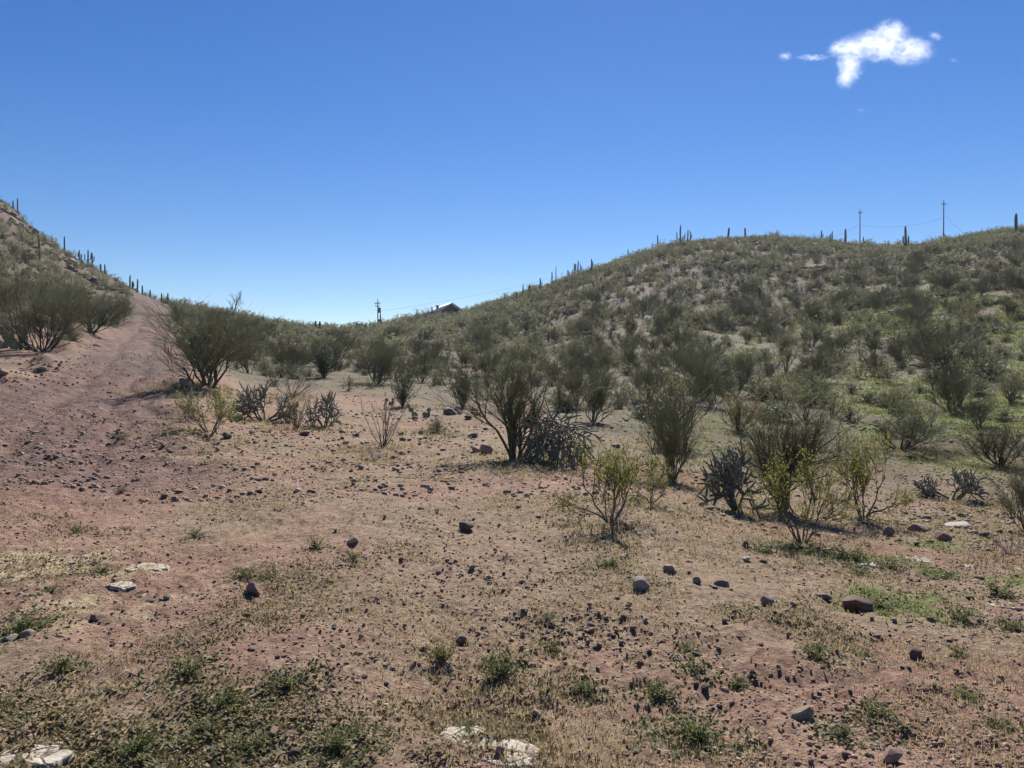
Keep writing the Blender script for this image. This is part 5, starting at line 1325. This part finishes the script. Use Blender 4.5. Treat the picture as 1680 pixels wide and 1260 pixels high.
# ------------------------------------------------------------------ clouds
def cloud(px, py, wpx, hpx, dist, label, seed, thr, dens, rot=0.0, freq=1.0, blobs=((0, 0, .95, .9),)):
    """a closed ball of air with ragged vapour inside"""
    y = dist; x = (px - CX) / F * dist; z = EYE + (HY - py) / F * dist
    b = bmesh.new(); bmesh.ops.create_icosphere(b, subdivisions=3, radius=1); me = bpy.data.meshes.new('cloud'); b.to_mesh(me); b.free()
    o = obj('cloud', me, None, (x, y, z)); s = dist / F
    o.scale = (wpx * s / 2 * 1.35, wpx * s / 2 * .3, hpx * s / 2 * 1.35); blobs = [tuple(q / 1.35 for q in bl) for bl in blobs]; o.rotation_euler = (0, rot, 0)
    m, nt, out = newmat('cloud_vapour')
    tc = N(nt, 'ShaderNodeTexCoord'); mp = N(nt, 'ShaderNodeMapping'); nt.links.new(tc.outputs['Object'], mp.inputs[0])
    mp.inputs['Location'].default_value = (seed * 3.7, seed * 1.3, seed * 2.1); mp.inputs['Scale'].default_value = (freq * 1.35 * wpx / hpx * .75, freq * 1.1, freq * 1.35)
    n1 = noise(nt, mp.outputs[0], 2.2, 9, .66, 1.0)
    g = None
    for (bx, bz, rx, rz) in blobs:
        sub = N(nt, 'ShaderNodeVectorMath', operation='SUBTRACT'); nt.links.new(tc.outputs['Object'], sub.inputs[0]); sub.inputs[1].default_value = (bx, 0, bz)
        sc = N(nt, 'ShaderNodeVectorMath', operation='MULTIPLY'); nt.links.new(sub.outputs[0], sc.inputs[0]); sc.inputs[1].default_value = (1 / rx, 1.25, 1 / rz)
        ln = N(nt, 'ShaderNodeVectorMath', operation='LENGTH'); nt.links.new(sc.outputs[0], ln.inputs[0])
        gi = math_(nt, 'SUBTRACT', 1.0, ln.outputs['Value'])
        g = gi if g is None else math_(nt, 'MAXIMUM', g, gi)
    v = math_(nt, 'SUBTRACT', math_(nt, 'ADD', math_(nt, 'MULTIPLY', n1, 3.0), math_(nt, 'MULTIPLY', g, .70)), thr)
    v = math_(nt, 'MULTIPLY', math_(nt, 'MAXIMUM', v, 0.0), math_(nt, 'MINIMUM', math_(nt, 'MULTIPLY', math_(nt, 'MAXIMUM', g, 0.0), 4.0), 1.0))
    pv = N(nt, 'ShaderNodeVolumePrincipled'); pv.inputs['Color'].default_value = (.98, .98, .98, 1); pv.inputs['Anisotropy'].default_value = .55
    nt.links.new(math_(nt, 'MULTIPLY', v, dens), pv.inputs['Density']); nt.links.new(pv.outputs[0], out.inputs['Volume'])
    me.materials.append(m); tag(o, label, 'cloud')
cloud(1445, 92, 185, 130, 1800, 'white ragged cloud with a hanging tail, largest in the sky', 1, 1.64, .028, .0, 1.9, ((-.05, .25, .75, .50), (.16, .52, .40, .46), (.5, .1, .50, .44), (-.55, .17, .46, .36), (-.57, -.20, .30, .60), (-.62, -.55, .2, .36)))
cloud(1287, 94, 30, 22, 1800, 'small white puff beside the large ragged cloud, on its outer side', 2, 1.62, .05)
cloud(1533, 61, 32, 18, 1800, 'small white puff above the far tip of the large cloud', 3, 1.62, .05, .3)
cloud(1332, 96, 70, 16, 1800, 'thin wisp between the small puff and the large cloud', 4, 1.72, .04)
cloud(1562, 100, 24, 12, 1800, 'faint wisp off the end of the large cloud', 5, 1.72, .04)
cloud(1410, 182, 22, 10, 1800, 'faintest shred of cloud well below the large one', 6, 1.72, .035)


# ------------------------------------------------------------------ haze in the air
def haze():
    b = bmesh.new(); bmesh.ops.create_cube(b, size=1); me = bpy.data.meshes.new('haze'); b.to_mesh(me); b.free()
    o = obj('haze', me, None, (0, 0, 22)); o.scale = (2400, 2400, 100)
    m, nt, out = newmat('haze_air'); pv = N(nt, 'ShaderNodeVolumePrincipled')
    pv.inputs['Color'].default_value = (.84, .90, 1.0, 1); pv.inputs['Density'].default_value = .00013; pv.inputs['Anisotropy'].default_value = .4
    nt.links.new(pv.outputs[0], out.inputs['Volume']); me.materials.append(m); tag(o, 'thin bluish haze in the air over the hills', 'haze', kind='stuff')
haze()
